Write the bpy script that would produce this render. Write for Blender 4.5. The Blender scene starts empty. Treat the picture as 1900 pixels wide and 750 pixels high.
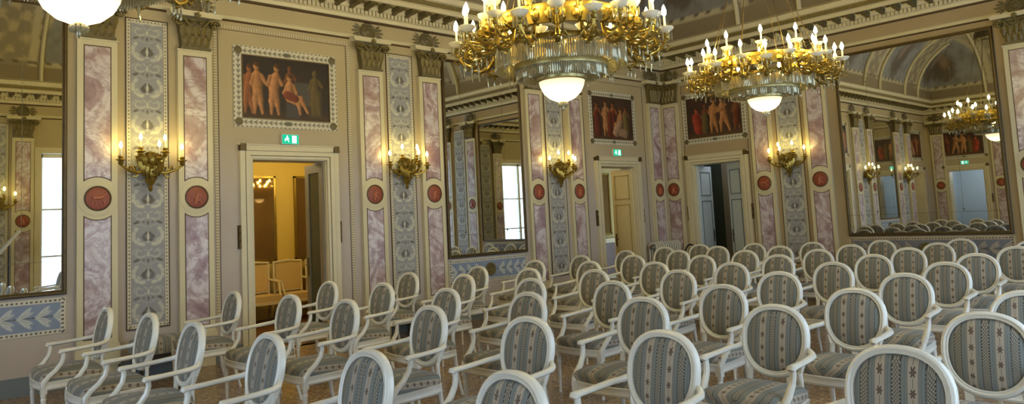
import bpy, math, random
import numpy as np
from mathutils import Matrix, Vector
random.seed(7); RNG = np.random.RandomState(5)
PI = math.pi
SC = bpy.context.scene
COL = SC.collection
W, LEN = 9.75, 16.3          # room: x 0..W, y -LEN..0
TH = 0.35                    # wall thickness

# ------------------------------------------------------------------ mesh builder
class MB:
    def __init__(s): s.v = []; s.f = []; s.m = []
    def add(s, vs, fs, mi=0):
        o = len(s.v); s.v += [tuple(p) for p in vs]
        for f in fs: s.f.append([i + o for i in f]); s.m.append(mi)
    def box(s, x0, x1, y0, y1, z0, z1, mi=0):
        vs = [(x, y, z) for z in (z0, z1) for y in (y0, y1) for x in (x0, x1)]
        s.add(vs, [(0, 2, 3, 1), (4, 5, 7, 6), (0, 1, 5, 4), (2, 6, 7, 3), (0, 4, 6, 2), (1, 3, 7, 5)], mi)
    def poly(s, pts, y0, y1, mi=0):
        # polygon in the xz plane (anticlockwise seen from -Y), extruded from y0 (front) to y1 (back)
        n = len(pts)
        vs = [(p[0], y0, p[1]) for p in pts] + [(p[0], y1, p[1]) for p in pts]
        fs = [list(range(n)), list(range(2 * n - 1, n - 1, -1))]
        for i in range(n):
            j = (i + 1) % n; fs.append((i, n + i, n + j, j))
        s.add(vs, fs, mi)
    def lathe(s, prof, n=16, c=(0, 0, 0), mi=0, axis='z'):
        # prof: list of (r, h); closed with points where r == 0
        vs = []; idx = []
        for r, h in prof:
            if r < 1e-6: idx.append([len(vs)]); vs.append((0, 0, h))
            else:
                idx.append(list(range(len(vs), len(vs) + n)))
                for k in range(n):
                    a = 2 * PI * k / n; vs.append((r * math.cos(a), r * math.sin(a), h))
        fs = []
        for A, B in zip(idx[:-1], idx[1:]):
            for k in range(n):
                k2 = (k + 1) % n
                if len(A) == 1 and len(B) == 1: continue
                if len(A) == 1: fs.append((A[0], B[k2], B[k]))
                elif len(B) == 1: fs.append((A[k], A[k2], B[0]))
                else: fs.append((A[k], A[k2], B[k2], B[k]))
        if axis == 'y': vs = [(x, -z, y) for x, y, z in vs]
        elif axis == 'x': vs = [(z, x, y) for x, y, z in vs]
        s.add([(x + c[0], y + c[1], z + c[2]) for x, y, z in vs], fs, mi)
    def tube(s, pts, rad, n=8, mi=0, closed=False, up=(0, 0, 1), cap=True):
        # sweep of an ellipse; rad: number, (rs, ru) or a list of these
        P = [Vector(p) for p in pts]; N = len(P); up = Vector(up)
        rings = []; vs = []
        for i in range(N):
            a = P[(i - 1) % N] if (closed or i) else P[i]
            b = P[(i + 1) % N] if (closed or i < N - 1) else P[i]
            t = (b - a).normalized()
            sd = t.cross(up)
            if sd.length < 1e-4: sd = t.cross(Vector((0, 1, 0.01)))
            sd.normalize(); u = sd.cross(t)
            r = rad[i] if isinstance(rad, list) else rad
            rs, ru = r if isinstance(r, tuple) else (r, r)
            ring = []
            for k in range(n):
                q = 2 * PI * (k + .5) / n
                ring.append(len(vs)); vs.append(P[i] + sd * (rs * math.cos(q)) + u * (ru * math.sin(q)))
            rings.append(ring)
        fs = []
        for i in range(N if closed else N - 1):
            A, B = rings[i], rings[(i + 1) % N]
            for k in range(n): fs.append((A[k], A[(k + 1) % n], B[(k + 1) % n], B[k]))
        if cap and not closed:
            fs.append(rings[0][::-1]); fs.append(rings[-1])
        s.add(vs, fs, mi)
    def ringsweep(s, path, prof, mi=0):
        # closed path of (centre, outward, normal); prof closed list of (o, n)
        vs = []; N = len(path); K = len(prof)
        for c, o, nn in path:
            for a, b in prof: vs.append(c + o * a + nn * b)
        fs = []
        for i in range(N):
            j = (i + 1) % N
            for k in range(K):
                k2 = (k + 1) % K
                fs.append((i * K + k, i * K + k2, j * K + k2, j * K + k))
        s.add(vs, fs, mi)
    def xform(s, M, start=0):
        s.v[start:] = [tuple(M @ Vector(p)) for p in s.v[start:]]
    def mesh(s, name, mats, smooth=True, ang=0.7):
        me = bpy.data.meshes.new(name)
        me.from_pydata(s.v, [], s.f)
        if not isinstance(mats, (list, tuple)): mats = [mats]
        for m in mats: me.materials.append(m)
        if len(mats) > 1: me.polygons.foreach_set('material_index', s.m)
        if smooth:
            me.polygons.foreach_set('use_smooth', [True] * len(me.polygons))
            me.set_sharp_from_angle(angle=ang)
        me.update()
        return me

def obj(name, mb, mats, parent=None, loc=None, rotz=None, smooth=True, ang=0.7):
    me = mb.mesh(name, mats, smooth, ang) if isinstance(mb, MB) else mb
    o = bpy.data.objects.new(name, me); COL.objects.link(o)
    if parent: o.parent = parent
    if loc: o.location = loc
    if rotz is not None: o.rotation_euler = (0, 0, rotz)
    return o
def tag(o, label=None, cat=None, group=None, kind=None):
    if label: o['label'] = label
    if cat: o['category'] = cat
    if group: o['group'] = group
    if kind: o['kind'] = kind
    return o
def thing(name, label=None, cat=None, loc=(0, 0, 0), rotz=0, group=None, kind=None):
    o = bpy.data.objects.new(name, None); COL.objects.link(o)
    o.empty_display_size = .1
    o.location = loc; o.rotation_euler = (0, 0, rotz)
    return tag(o, label, cat, group, kind)
KIDS = {}
def kids(o):
    return [c for c in o.children]
def copy_tree(o, parent=None):
    c = o.copy(); COL.objects.link(c)
    if parent: c.parent = parent
    for ch in kids(o): copy_tree(ch, c)
    return c

# wall frames: local X runs to the viewer's right, local -Y out of the wall into the room
LEFT, BACK, RIGHT, REAR = PI / 2, 0.0, -PI / 2, PI
def at(wall, a, z=0.0, d=0.0):
    """a = world y on the side walls, world x on the end walls; d = distance out of the wall"""
    if wall == LEFT: return (d, a, z)
    if wall == RIGHT: return (W - d, a, z)
    if wall == BACK: return (a, -d, z)
    return (a, -LEN + d, z)

# ------------------------------------------------------------------ materials
def srgb(r, g, b):
    f = lambda c: ((c / 255) / 12.92 if c / 255 <= .04045 else ((c / 255 + .055) / 1.055) ** 2.4)
    return (f(r), f(g), f(b), 1)
class NT:
    def __init__(s, name):
        s.mat = bpy.data.materials.new(name); s.mat.use_nodes = True
        s.t = s.mat.node_tree; s.n = s.t.nodes; s.n.clear()
        s.out = s.n.new('ShaderNodeOutputMaterial')
    def new(s, typ, **kw):
        nd = s.n.new(typ)
        for k, v in kw.items(): setattr(nd, k, v)
        return nd
    def link(s, a, b): s.t.links.new(a, b)
    def put(s, sock, v):
        if hasattr(v, 'is_output') or isinstance(v, bpy.types.NodeSocket): s.link(v, sock)
        else: sock.default_value = v
    def math(s, op, a, b=0.0, c=None, clamp=False):
        nd = s.new('ShaderNodeMath', operation=op, use_clamp=clamp)
        s.put(nd.inputs[0], a); s.put(nd.inputs[1], b)
        if c is not None: s.put(nd.inputs[2], c)
        return nd.outputs[0]
    def mix(s, f, a, b):
        nd = s.new('ShaderNodeMix', data_type='RGBA')
        s.put(nd.inputs[0], f); s.put(nd.inputs[6], a); s.put(nd.inputs[7], b)
        return nd.outputs[2]
    def coord(s, kind='Object'):
        return s.new('ShaderNodeTexCoord').outputs[kind]
    def sep(s, v):
        nd = s.new('ShaderNodeSeparateXYZ'); s.link(v, nd.inputs[0]); return nd.outputs
    def noise(s, vec, scale, detail=3, rough=.5, dist=0.0):
        nd = s.new('ShaderNodeTexNoise'); s.link(vec, nd.inputs['Vector'])
        nd.inputs['Scale'].default_value = scale; nd.inputs['Detail'].default_value = detail
        nd.inputs['Roughness'].default_value = rough; nd.inputs['Distortion'].default_value = dist
        return nd.outputs[0]
    def ramp(s, f, stops):
        nd = s.new('ShaderNodeValToRGB'); e = nd.color_ramp.elements
        while len(e) > 1: e.remove(e[-1])
        e[0].position = stops[0][0]; e[0].color = stops[0][1]
        for p, c in stops[1:]:
            x = e.new(p); x.color = c
        s.put(nd.inputs[0], f); return nd.outputs[0]
    def bsdf(s, col, rough=.5, metal=0.0, spec=.5, **kw):
        nd = s.new('ShaderNodeBsdfPrincipled')
        s.put(nd.inputs['Base Color'], col); s.put(nd.inputs['Roughness'], rough)
        s.put(nd.inputs['Metallic'], metal); nd.inputs['Specular IOR Level'].default_value = spec
        for k, v in kw.items(): s.put(nd.inputs[k], v)
        s.link(nd.outputs[0], s.out.inputs[0]); return nd
    def bump(s, nd, h, st=.3, dist=.01):
        b = s.new('ShaderNodeBump'); b.inputs['Strength'].default_value = st
        b.inputs['Distance'].default_value = dist
        s.link(h, b.inputs['Height']); s.link(b.outputs[0], nd.inputs['Normal'])
def mottled(name, c1, c2, scale=6, rough=.5, metal=0.0, bump=0, spec=.5):
    m = NT(name); co = m.coord()
    n = m.noise(co, scale, 4, .55)
    nd = m.bsdf(m.mix(n, c1, c2), rough, metal, spec)
    if bump: m.bump(nd, m.noise(co, scale * 4, 3), bump)
    return m.mat
def emit(name, col, st, sampling=True):
    m = NT(name); e = m.new('ShaderNodeEmission')
    e.inputs[0].default_value = col; e.inputs[1].default_value = st
    m.link(e.outputs[0], m.out.inputs[0])
    if not sampling: m.mat.cycles.emission_sampling = 'NONE'
    return m.mat
M = {}
M['wall'] = mottled('wall_plaster', srgb(180, 163, 128), srgb(166, 149, 115), 1.6, .75)
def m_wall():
    m = NT('wall_plaster_light_gradient'); co = m.coord(); x, y, z = m.sep(co)
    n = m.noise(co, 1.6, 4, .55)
    hi = m.mix(n, srgb(180, 163, 128), srgb(166, 149, 115)); lo = m.mix(n, srgb(180, 168, 158), srgb(166, 154, 145))  # warm lamplight high and cool daylight low, put into the wall colour
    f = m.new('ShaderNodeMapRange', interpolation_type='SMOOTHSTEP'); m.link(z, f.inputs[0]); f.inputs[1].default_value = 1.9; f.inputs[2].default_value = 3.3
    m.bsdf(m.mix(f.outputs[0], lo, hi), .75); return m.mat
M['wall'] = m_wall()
M['wall_back'] = mottled('wall_plaster_tan', srgb(170, 150, 118), srgb(154, 134, 102), 1.6, .75)
M['cream'] = mottled('cream_stucco', srgb(204, 193, 160), srgb(190, 178, 144), 3, .55)
M['offwhite'] = mottled('pale_moulding', srgb(208, 197, 168), srgb(192, 180, 148), 4, .5)
M['brownline'] = mottled('brown_line', srgb(92, 70, 44), srgb(74, 56, 36), 9, .6)
M['plinth'] = mottled('blue_grey_plinth', srgb(112, 120, 124), srgb(96, 104, 108), 5, .5)
M['olive'] = mottled('olive_gilding', srgb(136, 118, 62), srgb(74, 62, 34), 26, .5, .1, .4)
M['bronze'] = mottled('olive_bronze', srgb(110, 98, 60), srgb(78, 66, 40), 14, .5, .05, .3)
M['gold'] = mottled('gilt_brass', (.46, .32, .06, 1), (.15, .09, .015, 1), 40, .3, .75)
M['goldring'] = mottled('brass_ring', (.50, .42, .18, 1), (.34, .27, .10, 1), 20, .35, .7)
M['frame'] = mottled('dark_gilt_frame', srgb(96, 76, 38), srgb(62, 48, 26), 18, .4, .5, .3)
M['white'] = mottled('white_lacquer', srgb(228, 224, 212), srgb(214, 208, 194), 12, .24, 0, 0, .6)
M['redmed'] = mottled('terracotta_red', srgb(150, 74, 44), srgb(122, 54, 32), 14, .5)
M['redfig'] = mottled('terracotta_pink', srgb(182, 108, 74), srgb(162, 88, 58), 22, .55)
M['dark'] = mottled('dark_void', srgb(44, 38, 32), srgb(34, 30, 26), 6, .6)
M['black'] = mottled('black_plastic', (.012, .012, .014, 1), (.02, .02, .024, 1), 9, .4)
M['candle'] = mottled('candle_white', srgb(236, 226, 200), srgb(226, 214, 186), 9, .5)
M['flame'] = emit('flame_bulb', (1, .79, .26, 1), 280)
M['flame2'] = emit('sconce_flame_bulb', (1, .78, .22, 1), 105)
M['bowl'] = None
M['greenlit'] = emit('exit_green', (.02, .78, .42, 1), 1.0)
M['whitelit'] = emit('exit_white', (.85, 1, .95, 1), 1.6)
M['yellow'] = mottled('yellow_wall', srgb(206, 176, 88), srgb(194, 162, 74), 2, .7)
M['tan'] = mottled('tan_wall', srgb(170, 150, 96), srgb(156, 136, 84), 2, .7)
M['bluewhite'] = mottled('pale_blue_paint', srgb(192, 202, 208), srgb(182, 192, 198), 3, .45)
M['bluewhite2'] = mottled('pale_panel_line', srgb(110, 120, 128), srgb(98, 108, 116), 3, .5)
M['brownwall'] = mottled('brown_panel', srgb(112, 100, 82), srgb(96, 84, 68), 3, .6)
M['wood'] = mottled('walnut_wood', srgb(96, 62, 32), srgb(70, 42, 22), 8, .4)
M['ivory'] = mottled('ivory_door', srgb(206, 192, 150), srgb(196, 180, 138), 3, .45)
M['doorgrey'] = mottled('grey_olive_paint', srgb(126, 118, 98), srgb(112, 104, 86), 3, .5)
M['radiator'] = mottled('white_radiator', srgb(196, 192, 184), srgb(184, 180, 170), 5, .4)
M['caned'] = mottled('gold_upholstery', srgb(204, 176, 118), srgb(180, 150, 92), 60, .8)

def m_marble():
    m = NT('pink_marble'); co = m.coord()
    mp = m.new('ShaderNodeVectorMath', operation='ADD')
    oi = m.new('ShaderNodeObjectInfo')
    m.link(co, mp.inputs[0])
    sc = m.new('ShaderNodeVectorMath', operation='SCALE'); m.link(oi.outputs['Location'], sc.inputs[0]); sc.inputs[3].default_value = 3.7
    m.link(sc.outputs[0], mp.inputs[1]); v = mp.outputs[0]
    big = m.noise(v, 1.9, 5, .58, 1.2)
    c = m.ramp(big, [(.32, srgb(138, 108, 114)), (.43, srgb(168, 144, 146)), (.5, srgb(202, 192, 194)), (.58, srgb(174, 152, 150)), (.7, srgb(140, 106, 100))])
    vein = m.noise(v, 2.6, 4, .6, 2.0)
    d = m.math('ABSOLUTE', m.math('SUBTRACT', vein, .5))
    f = m.math('SUBTRACT', 1.0, m.math('MULTIPLY', d, 18.0), clamp=True)
    c = m.mix(m.math('MULTIPLY', f, .5), c, srgb(128, 92, 100))
    m.bsdf(c, .28); return m.mat
M['marble'] = m_marble()

def m_fabric(name, per, seat=False):
    m = NT(name); x, y, z = m.sep(m.coord())
    t = m.math('SUBTRACT', z, y)                       # runs up the back and over the seat
    if seat:       # cloth turned down over the edge of the seat
        drop = m.math('MAXIMUM', m.math('SUBTRACT', .485, z), 0.0)
        x = m.math('ADD', m.math('ABSOLUTE', x), drop); t = m.math('MULTIPLY', y, -1.0)
    xs = m.math('MULTIPLY', x, .133 / per)
    q = m.math('PINGPONG', xs, .0665)                  # 0 lattice axis .. .0665 flower axis
    # base blue-grey with thin lines
    ln = m.math('COMPARE', m.math('MODULO', m.math('ADD', xs, 3.99), .0133), .0066, .0016)
    c = m.mix(m.math('MULTIPLY', ln, .45), srgb(122, 126, 122), srgb(88, 88, 82))
    # lattice stripe
    inl = m.math('LESS_THAN', q, .0165)
    da = m.math('PINGPONG', m.math('ADD', t, xs), .0062); db = m.math('PINGPONG', m.math('SUBTRACT', t, xs), .0062)
    cell = m.math('LESS_THAN', m.math('MINIMUM', da, db), .0022)
    lc = m.mix(cell, srgb(156, 150, 136), srgb(100, 94, 84))
    c = m.mix(inl, c, lc)
    edge = m.math('COMPARE', q, .0175, .0022)
    edge2 = m.math('MULTIPLY', edge, m.math('GREATER_THAN', m.math('PINGPONG', t, .006), .0025))
    c = m.mix(edge2, c, srgb(62, 56, 52))
    # flower stripe
    fq = m.math('SUBTRACT', .0665, q)
    inf = m.math('LESS_THAN', fq, .0205)
    fc = srgb(168, 156, 140)
    tz = m.math('SUBTRACT', m.math('MODULO', m.math('ADD', t, 6.0), .062), .031)
    r = m.math('SQRT', m.math('ADD', m.math('POWER', fq, 2.0), m.math('POWER', m.math('MULTIPLY', tz, .85), 2.0)))
    ang = m.math('ARCTAN2', tz, fq)
    lim = m.math('ADD', .0105, m.math('MULTIPLY', m.math('COSINE', m.math('MULTIPLY', ang, 6.0)), .0035))
    fl = m.math('LESS_THAN', r, lim)
    core = m.math('LESS_THAN', r, .0042)
    fcol = m.mix(fl, fc, srgb(92, 80, 70)); fcol = m.mix(core, fcol, srgb(112, 90, 78))
    stem = m.math('MULTIPLY', m.math('LESS_THAN', fq, .0016), m.math('GREATER_THAN', m.math('ABSOLUTE', tz), .016))
    fcol = m.mix(stem, fcol, srgb(120, 112, 84))
    c = m.mix(inf, c, fcol)
    c = m.mix(m.math('COMPARE', fq, .0215, .0012), c, srgb(120, 108, 96))
    nd = m.bsdf(c, .78, 0, .25)
    nd.inputs['Sheen Weight'].default_value = .15
    m.bump(nd, m.noise(m.coord(), 420, 2), .15, .002)
    return m.mat
M['fabric'] = m_fabric('striped_brocade', .133)
M['fabseat'] = m_fabric('striped_brocade_seat', .182, True)

def m_floor():
    m = NT('speckled_terrazzo'); co = m.coord()
    vo = m.new('ShaderNodeTexVoronoi'); m.link(co, vo.inputs['Vector']); vo.inputs['Scale'].default_value = 34
    s = m.sep(vo.outputs['Color'])
    c = m.ramp(s[0], [(0, srgb(138, 110, 78)), (.3, srgb(182, 152, 112)), (.55, srgb(112, 84, 58)), (.8, srgb(204, 180, 142)), (1, srgb(84, 62, 46))])
    c2 = m.mix(m.noise(co, 90, 2), srgb(96, 74, 60), srgb(176, 150, 122))
    c = m.mix(m.math('GREATER_THAN', vo.outputs['Distance'], .55), c, c2)
    c = m.mix(m.math('MULTIPLY', m.noise(co, .6, 3), .5), c, srgb(128, 98, 84))
    m.bsdf(c, .16, 0, .5); return m.mat
M['floor'] = m_floor()

def m_dash(name, axis, per, base, dark, width=.5):
    m = NT(name); s = m.sep(m.coord())
    q = m.math('MODULO', m.math('ADD', s[axis], 40.0), per)
    f = m.math('LESS_THAN', q, per * width)
    m.bsdf(m.mix(f, base, dark), .6); return m.mat
M['beadz'] = m_dash('bead_strip', 2, .036, srgb(190, 178, 148), srgb(146, 132, 102), .36)
M['beadx'] = m_dash('bead_strip_across', 0, .036, srgb(190, 178, 148), srgb(146, 132, 102), .36)

def m_glassmirror():
    m = NT('old_mirror_glass'); m.bsdf((.74, .75, .71, 1), .012, 1.0); return m.mat
M['mirror'] = m_glassmirror()
def m_darkmirror():
    m = NT('dark_glazed_picture'); co = m.coord()
    m.bsdf(m.mix(m.noise(co, 2.2, 4), (.34, .22, .08, 1), (.22, .13, .05, 1)), .05, .7, .8); return m.mat
M['glazed'] = m_darkmirror()
def m_pane(name, tint, mixf):
    m = NT(name); a = m.new('ShaderNodeBsdfTransparent'); a.inputs[0].default_value = tint
    b = m.new('ShaderNodeBsdfGlossy'); b.inputs[1].default_value = .02
    x = m.new('ShaderNodeMixShader'); x.inputs[0].default_value = mixf
    m.link(a.outputs[0], x.inputs[1]); m.link(b.outputs[0], x.inputs[2]); m.link(x.outputs[0], m.out.inputs[0])
    return m.mat
M['pane'] = m_pane('window_glass', (.94, .97, 1, 1), .05)
M['darkglass'] = mottled('dark_green_glass', srgb(66, 74, 64), srgb(54, 62, 54), 3, .08)
def m_crystal():
    m = NT('cut_crystal')
    a = m.new('ShaderNodeBsdfTransparent'); a.inputs[0].default_value = (.94, .90, .78, 1)
    p = m.new('ShaderNodeBsdfPrincipled'); p.inputs['Base Color'].default_value = (.44, .40, .26, 1)
    p.inputs['Roughness'].default_value = .06; p.inputs['Metallic'].default_value = .35
    x = m.new('ShaderNodeMixShader'); x.inputs[0].default_value = .70
    m.link(a.outputs[0], x.inputs[1]); m.link(p.outputs[0], x.inputs[2]); m.link(x.outputs[0], m.out.inputs[0])
    return m.mat
M['crystal'] = m_crystal()
def m_dish():
    m = NT('opal_glass_dish')
    d = m.new('ShaderNodeBsdfTranslucent'); d.inputs[0].default_value = (.9, .86, .74, 1)
    p = m.new('ShaderNodeBsdfPrincipled'); p.inputs['Base Color'].default_value = (.86, .82, .7, 1); p.inputs['Roughness'].default_value = .15
    x = m.new('ShaderNodeMixShader'); x.inputs[0].default_value = .55
    m.link(d.outputs[0], x.inputs[1]); m.link(p.outputs[0], x.inputs[2]); m.link(x.outputs[0], m.out.inputs[0])
    return m.mat
M['dish'] = m_dish()
def m_bowl():
    m = NT('lit_etched_bowl'); s = m.sep(m.coord())
    e = m.new('ShaderNodeEmission')
    n = m.noise(m.coord(), 40, 2)
    f = m.math('MULTIPLY', m.math('SUBTRACT', 1.0, m.math('MULTIPLY', n, .35)), 1.0)
    g = m.math('SUBTRACT', 1.0, m.math('MULTIPLY', s[2], 5.2), clamp=True)
    m.link(m.mix(f, (.85, .62, .3, 1), (1, .86, .54, 1)), e.inputs[0]); m.link(m.math('ADD', .95, m.math('MULTIPLY', m.math('POWER', g, 1.3), 4.0)), e.inputs[1])
    m.link(e.outputs[0], m.out.inputs[0]); return m.mat
M['bowl'] = m_bowl()
def m_col(name, rough=.65, spec=.3, age=.25):
    m = NT(name); a = m.new('ShaderNodeVertexColor'); a.layer_name = 'Col'
    c = m.mix(m.math('MULTIPLY', m.noise(m.coord(), 30, 3), age), a.outputs[0], (.3, .26, .2, 1))
    m.bsdf(c, rough, 0, spec); return m.mat
M['painted'] = m_col('painted_plaster')
M['canvas'] = m_col('oil_paint', .5, .3, .03)

# ------------------------------------------------------------------ painted surfaces (numpy)
_tab = RNG.rand(64, 64)
def vnoise(x, y, s=1.0, octv=3):
    out = 0; amp = 1; tot = 0
    for k in range(octv):
        X = x * s + 13.7 * k; Y = y * s + 7.3 * k
        xi = np.floor(X).astype(int); yi = np.floor(Y).astype(int); fx = X - xi; fy = Y - yi
        fx = fx * fx * (3 - 2 * fx); fy = fy * fy * (3 - 2 * fy)
        g = lambda i, j: _tab[(xi + i) % 64, (yi + j) % 64]
        out = out + amp * ((g(0, 0) * (1 - fx) + g(1, 0) * fx) * (1 - fy) + (g(0, 1) * (1 - fx) + g(1, 1) * fx) * fy)
        tot += amp; amp *= .5; s *= 2
    return out / tot
def lin(r, g, b): return np.array(srgb(r, g, b)[:3])
def lay(img, mask, col):
    mask = np.clip(mask, 0, 1)[..., None]
    return img * (1 - mask) + np.asarray(col) * mask
def ell(X, Z, cx, cz, rx, rz, rot=0):
    c, s = math.cos(rot), math.sin(rot); dx, dz = X - cx, Z - cz
    return np.sqrt(((dx * c + dz * s) / rx) ** 2 + ((-dx * s + dz * c) / rz) ** 2)
def soft(d, e): return np.clip(.5 - d / (2 * e), 0, 1)
def bez(pts, n=24):
    pts = np.array(pts, float); N = len(pts); out = []
    P = np.vstack([2 * pts[0] - pts[1], pts, 2 * pts[-1] - pts[-2]])
    for i in range(N - 1):
        for t in np.linspace(0, 1, n, endpoint=False):
            a, b, c, d = P[i:i + 4]
            out.append(.5 * (2 * b + (c - a) * t + (2 * a - 5 * b + 4 * c - d) * t * t + (3 * b - a - 3 * c + d) * t ** 3))
    out.append(pts[-1]); return np.array(out)
def curve_mask(X, Z, pts, r0, r1, e):
    C = bez(pts, 8); m = np.zeros_like(X)
    for k, (cx, cz) in enumerate(C):
        r = r0 + (r1 - r0) * k / (len(C) - 1)
        m = np.maximum(m, soft(np.hypot(X - cx, Z - cz) - r, e))
    return m
def grid_mesh(name, X, Y, Z, C, mat, smooth=False):
    ny, nx = X.shape
    co = np.stack([X, Y, Z], -1).reshape(-1, 3)
    i = np.arange((ny - 1) * (nx - 1)); r = i // (nx - 1); c = i % (nx - 1)
    f = np.stack([r * nx + c, r * nx + c + 1, (r + 1) * nx + c + 1, (r + 1) * nx + c], 1)
    me = bpy.data.meshes.new(name)
    me.vertices.add(len(co)); me.vertices.foreach_set('co', co.ravel())
    me.loops.add(f.size); me.loops.foreach_set('vertex_index', f.ravel().astype(np.int32))
    me.polygons.add(len(f)); me.polygons.foreach_set('loop_start', (np.arange(len(f)) * 4).astype(np.int32))
    me.update(calc_edges=True)
    a = me.color_attributes.new('Col', 'FLOAT_COLOR', 'POINT')
    rgba = np.ones((len(co), 4), np.float32); rgba[:, :3] = C.reshape(-1, 3)
    a.data.foreach_set('color', rgba.ravel())
    me.materials.append(mat)
    if smooth: me.polygons.foreach_set('use_smooth', [True] * len(me.polygons))
    me.validate(); me.update()
    return me
def painted_panel(name, w, h, step, fn, mat, y=0.0):
    nx = int(w / step) + 1; nz = int(h / step) + 1
    X, Z = np.meshgrid(np.linspace(-w / 2, w / 2, nx), np.linspace(0, h, nz))
    return grid_mesh(name, X, X * 0 + y, Z, fn(X, Z), mat)

def fn_grotesque(X, Z):
    h = Z.max(); p = .44; u = np.abs(X); v = np.mod(Z - .05, p)
    img = lay(np.zeros(X.shape + (3,)), np.ones_like(X), lin(150, 149, 150))
    img = lay(img, vnoise(X, Z, 14) * .5, lin(126, 127, 136))
    L = lin(194, 190, 174); G = lin(172, 171, 166); D = lin(84, 78, 72); e = .010
    brk = vnoise(X + 3, Z, 30, 2); edge = (brk - .5) * .9
    img = lay(img, curve_mask(u, v, [(.05, .03), (.11, .045), (.150, .10), (.148, .16), (.112, .215)], .017, .007, e), L)
    for cx, cz, a in ((.085, .022, .4), (.135, .05, 1.0), (.170, .10, 1.5), (.168, .16, 1.9), (.135, .215, 2.4), (.105, .085, .9)):
        img = lay(img, soft(ell(u, v, cx, cz, .026, .010, a) - 1 + edge, .5) * .95, L * .97)
    img = lay(img, curve_mask(u, v, [(.02, .235), (.06, .25), (.10, .262), (.155, .235)], .004, .003, e), G)
    img = lay(img, curve_mask(u, v, [(.03, .335), (.09, .32), (.135, .35), (.115, .395), (.07, .39)], .007, .004, e), L * .95)
    img = lay(img, curve_mask(u, v, [(.10, .41), (.15, .40), (.172, .36)], .006, .004, e), G)
    alt = np.mod(np.floor((Z - .05) / p), 2)
    for cx, cz, rx, rz, a in ((.034, .085, .034, .020, .5), (.048, .112, .030, .020, .2), (.036, .142, .026, .018, -.5), (.018, .165, .014, .014, 0)):
        img = lay(img, soft(ell(u, v, cx, cz, rx, rz, a) - 1 + edge * .5, .25), D * (1.0 + .15 * alt[..., None]))
    img = lay(img, soft(ell(u, v, 0, .12, .011, .056) - 1, .25), L * 1.04)
    img = lay(img, soft(ell(u, v, 0, .055, .028, .014) - 1, .25), G)
    img = lay(img, soft(ell(u, v, .128, .285, .036, .015, -.35) - 1 + edge * .5, .25), D * 1.35)
    img = lay(img, soft(ell(u, v, 0, .28, .011, .024) - 1, .25), D * 1.3)
    img = lay(img, soft(ell(u, v, .05, .29, .013, .010) - 1, .25), D * 1.5)
    img = lay(img, soft(ell(u, v, 0, .355, .014, .032) - 1, .25), L * .92)
    img = lay(img, soft(ell(u, v, .03, .405, .028, .008, .6) - 1, .25), G)
    img = lay(img, np.clip(brk * 2.2 - 1.1, 0, 1) * .45, lin(132, 136, 148))
    # bead border
    B = lin(202, 194, 172)
    inb = (u > .185) | (Z < .045) | (Z > h - .045)
    img = lay(img, inb * 1.0, B)
    dash = ((np.abs(u - .207) < .010) & (np.mod(Z, .042) < .02)) | (((np.abs(Z - .022) < .010) | (np.abs(Z - h + .022) < .010)) & (np.mod(X, .042) < .02))
    img = lay(img, dash * 1.0, lin(122, 110, 86))
    img = lay(img, (np.abs(u - .187) < .004) * 1.0, lin(120, 104, 76))
    return img
def fn_frieze_tan(X, Z):
    return fn_frieze(X, Z) * np.array([.72, .60, .50])  # warm light on the back wall multiplied into the frieze colour
def fn_frieze(X, Z):
    w = X.max(); h = Z.max()
    img = lay(np.zeros(X.shape + (3,)), np.ones_like(X), lin(126, 140, 164))
    img = lay(img, vnoise(X, Z, 12) * .4, lin(104, 120, 150))
    L = lin(196, 198, 196); zc = h / 2; e = .25; p = .17
    a = np.abs(X); q = np.mod(a, p) - p / 2
    img = lay(img, soft(np.abs(Z - zc) - .006, .004) * (a > .12), lin(84, 88, 92))
    for dz, r in ((.055, .75), (-.055, -.75), (.03, .35), (-.03, -.35)):
        for off in (-p, 0, p):
            img = lay(img, soft(ell(q, Z, off + .01, zc + dz, .075, .020, r) - 1, e) * (a > .15), L * (1 if abs(r) > .5 else .9))
            img = lay(img, soft(ell(q, Z, off + .01, zc + dz, .055, .004, r) - 1, e) * (a > .15), lin(140, 146, 150))
    img = lay(img, ((np.hypot(q + p / 2, Z - zc) < .012) & (a > .15)) * 1.0, lin(70, 74, 70))
    inb = (a > w - .045) | (Z < .045) | (Z > h - .045)
    img = lay(img, inb * 1.0, lin(204, 198, 182))
    dash = ((np.abs(a - w + .022) < .011) & (np.mod(Z, .044) < .022)) | (((np.abs(Z - .022) < .011) | (np.abs(Z - h + .022) < .011)) & (np.mod(X, .044) < .022))
    return lay(img, dash * 1.0, lin(84, 82, 80))
def fn_border(X, Z):
    w = X.max(); h = Z.max(); a = np.abs(X); zc = np.abs(Z - h / 2); hh = h / 2
    img = lay(np.zeros(X.shape + (3,)), np.ones_like(X), lin(206, 198, 178))
    d = np.minimum(w - a, hh - zc)                           # distance from outer edge
    s = np.where((w - a) < (hh - zc), Z, X)                  # along the border
    dash = (np.abs(d - .012) < .008) & (np.mod(s, .06) < .036)
    img = lay(img, dash * 1.0, lin(110, 106, 92))
    q = np.mod(s, .07) - .035; dd = d - .068
    for sg in (1, -1):
        img = lay(img, soft(ell(q, dd, 0, sg * .012, .026, .010, sg * .6) - 1, .3), lin(120, 118, 102))
    img = lay(img, soft(np.abs(dd) - .004, .003), lin(96, 92, 76))
    img = lay(img, (np.abs(d - .112) < .006) * 1.0, lin(96, 78, 48))
    img = lay(img, soft(ell(X, Z, 0, h - .068, .06, .03) - 1, .3), lin(88, 88, 72))
    img = lay(img, soft(ell(X, Z, 0, .068, .06, .03) - 1, .3), lin(88, 88, 72))
    return img
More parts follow.
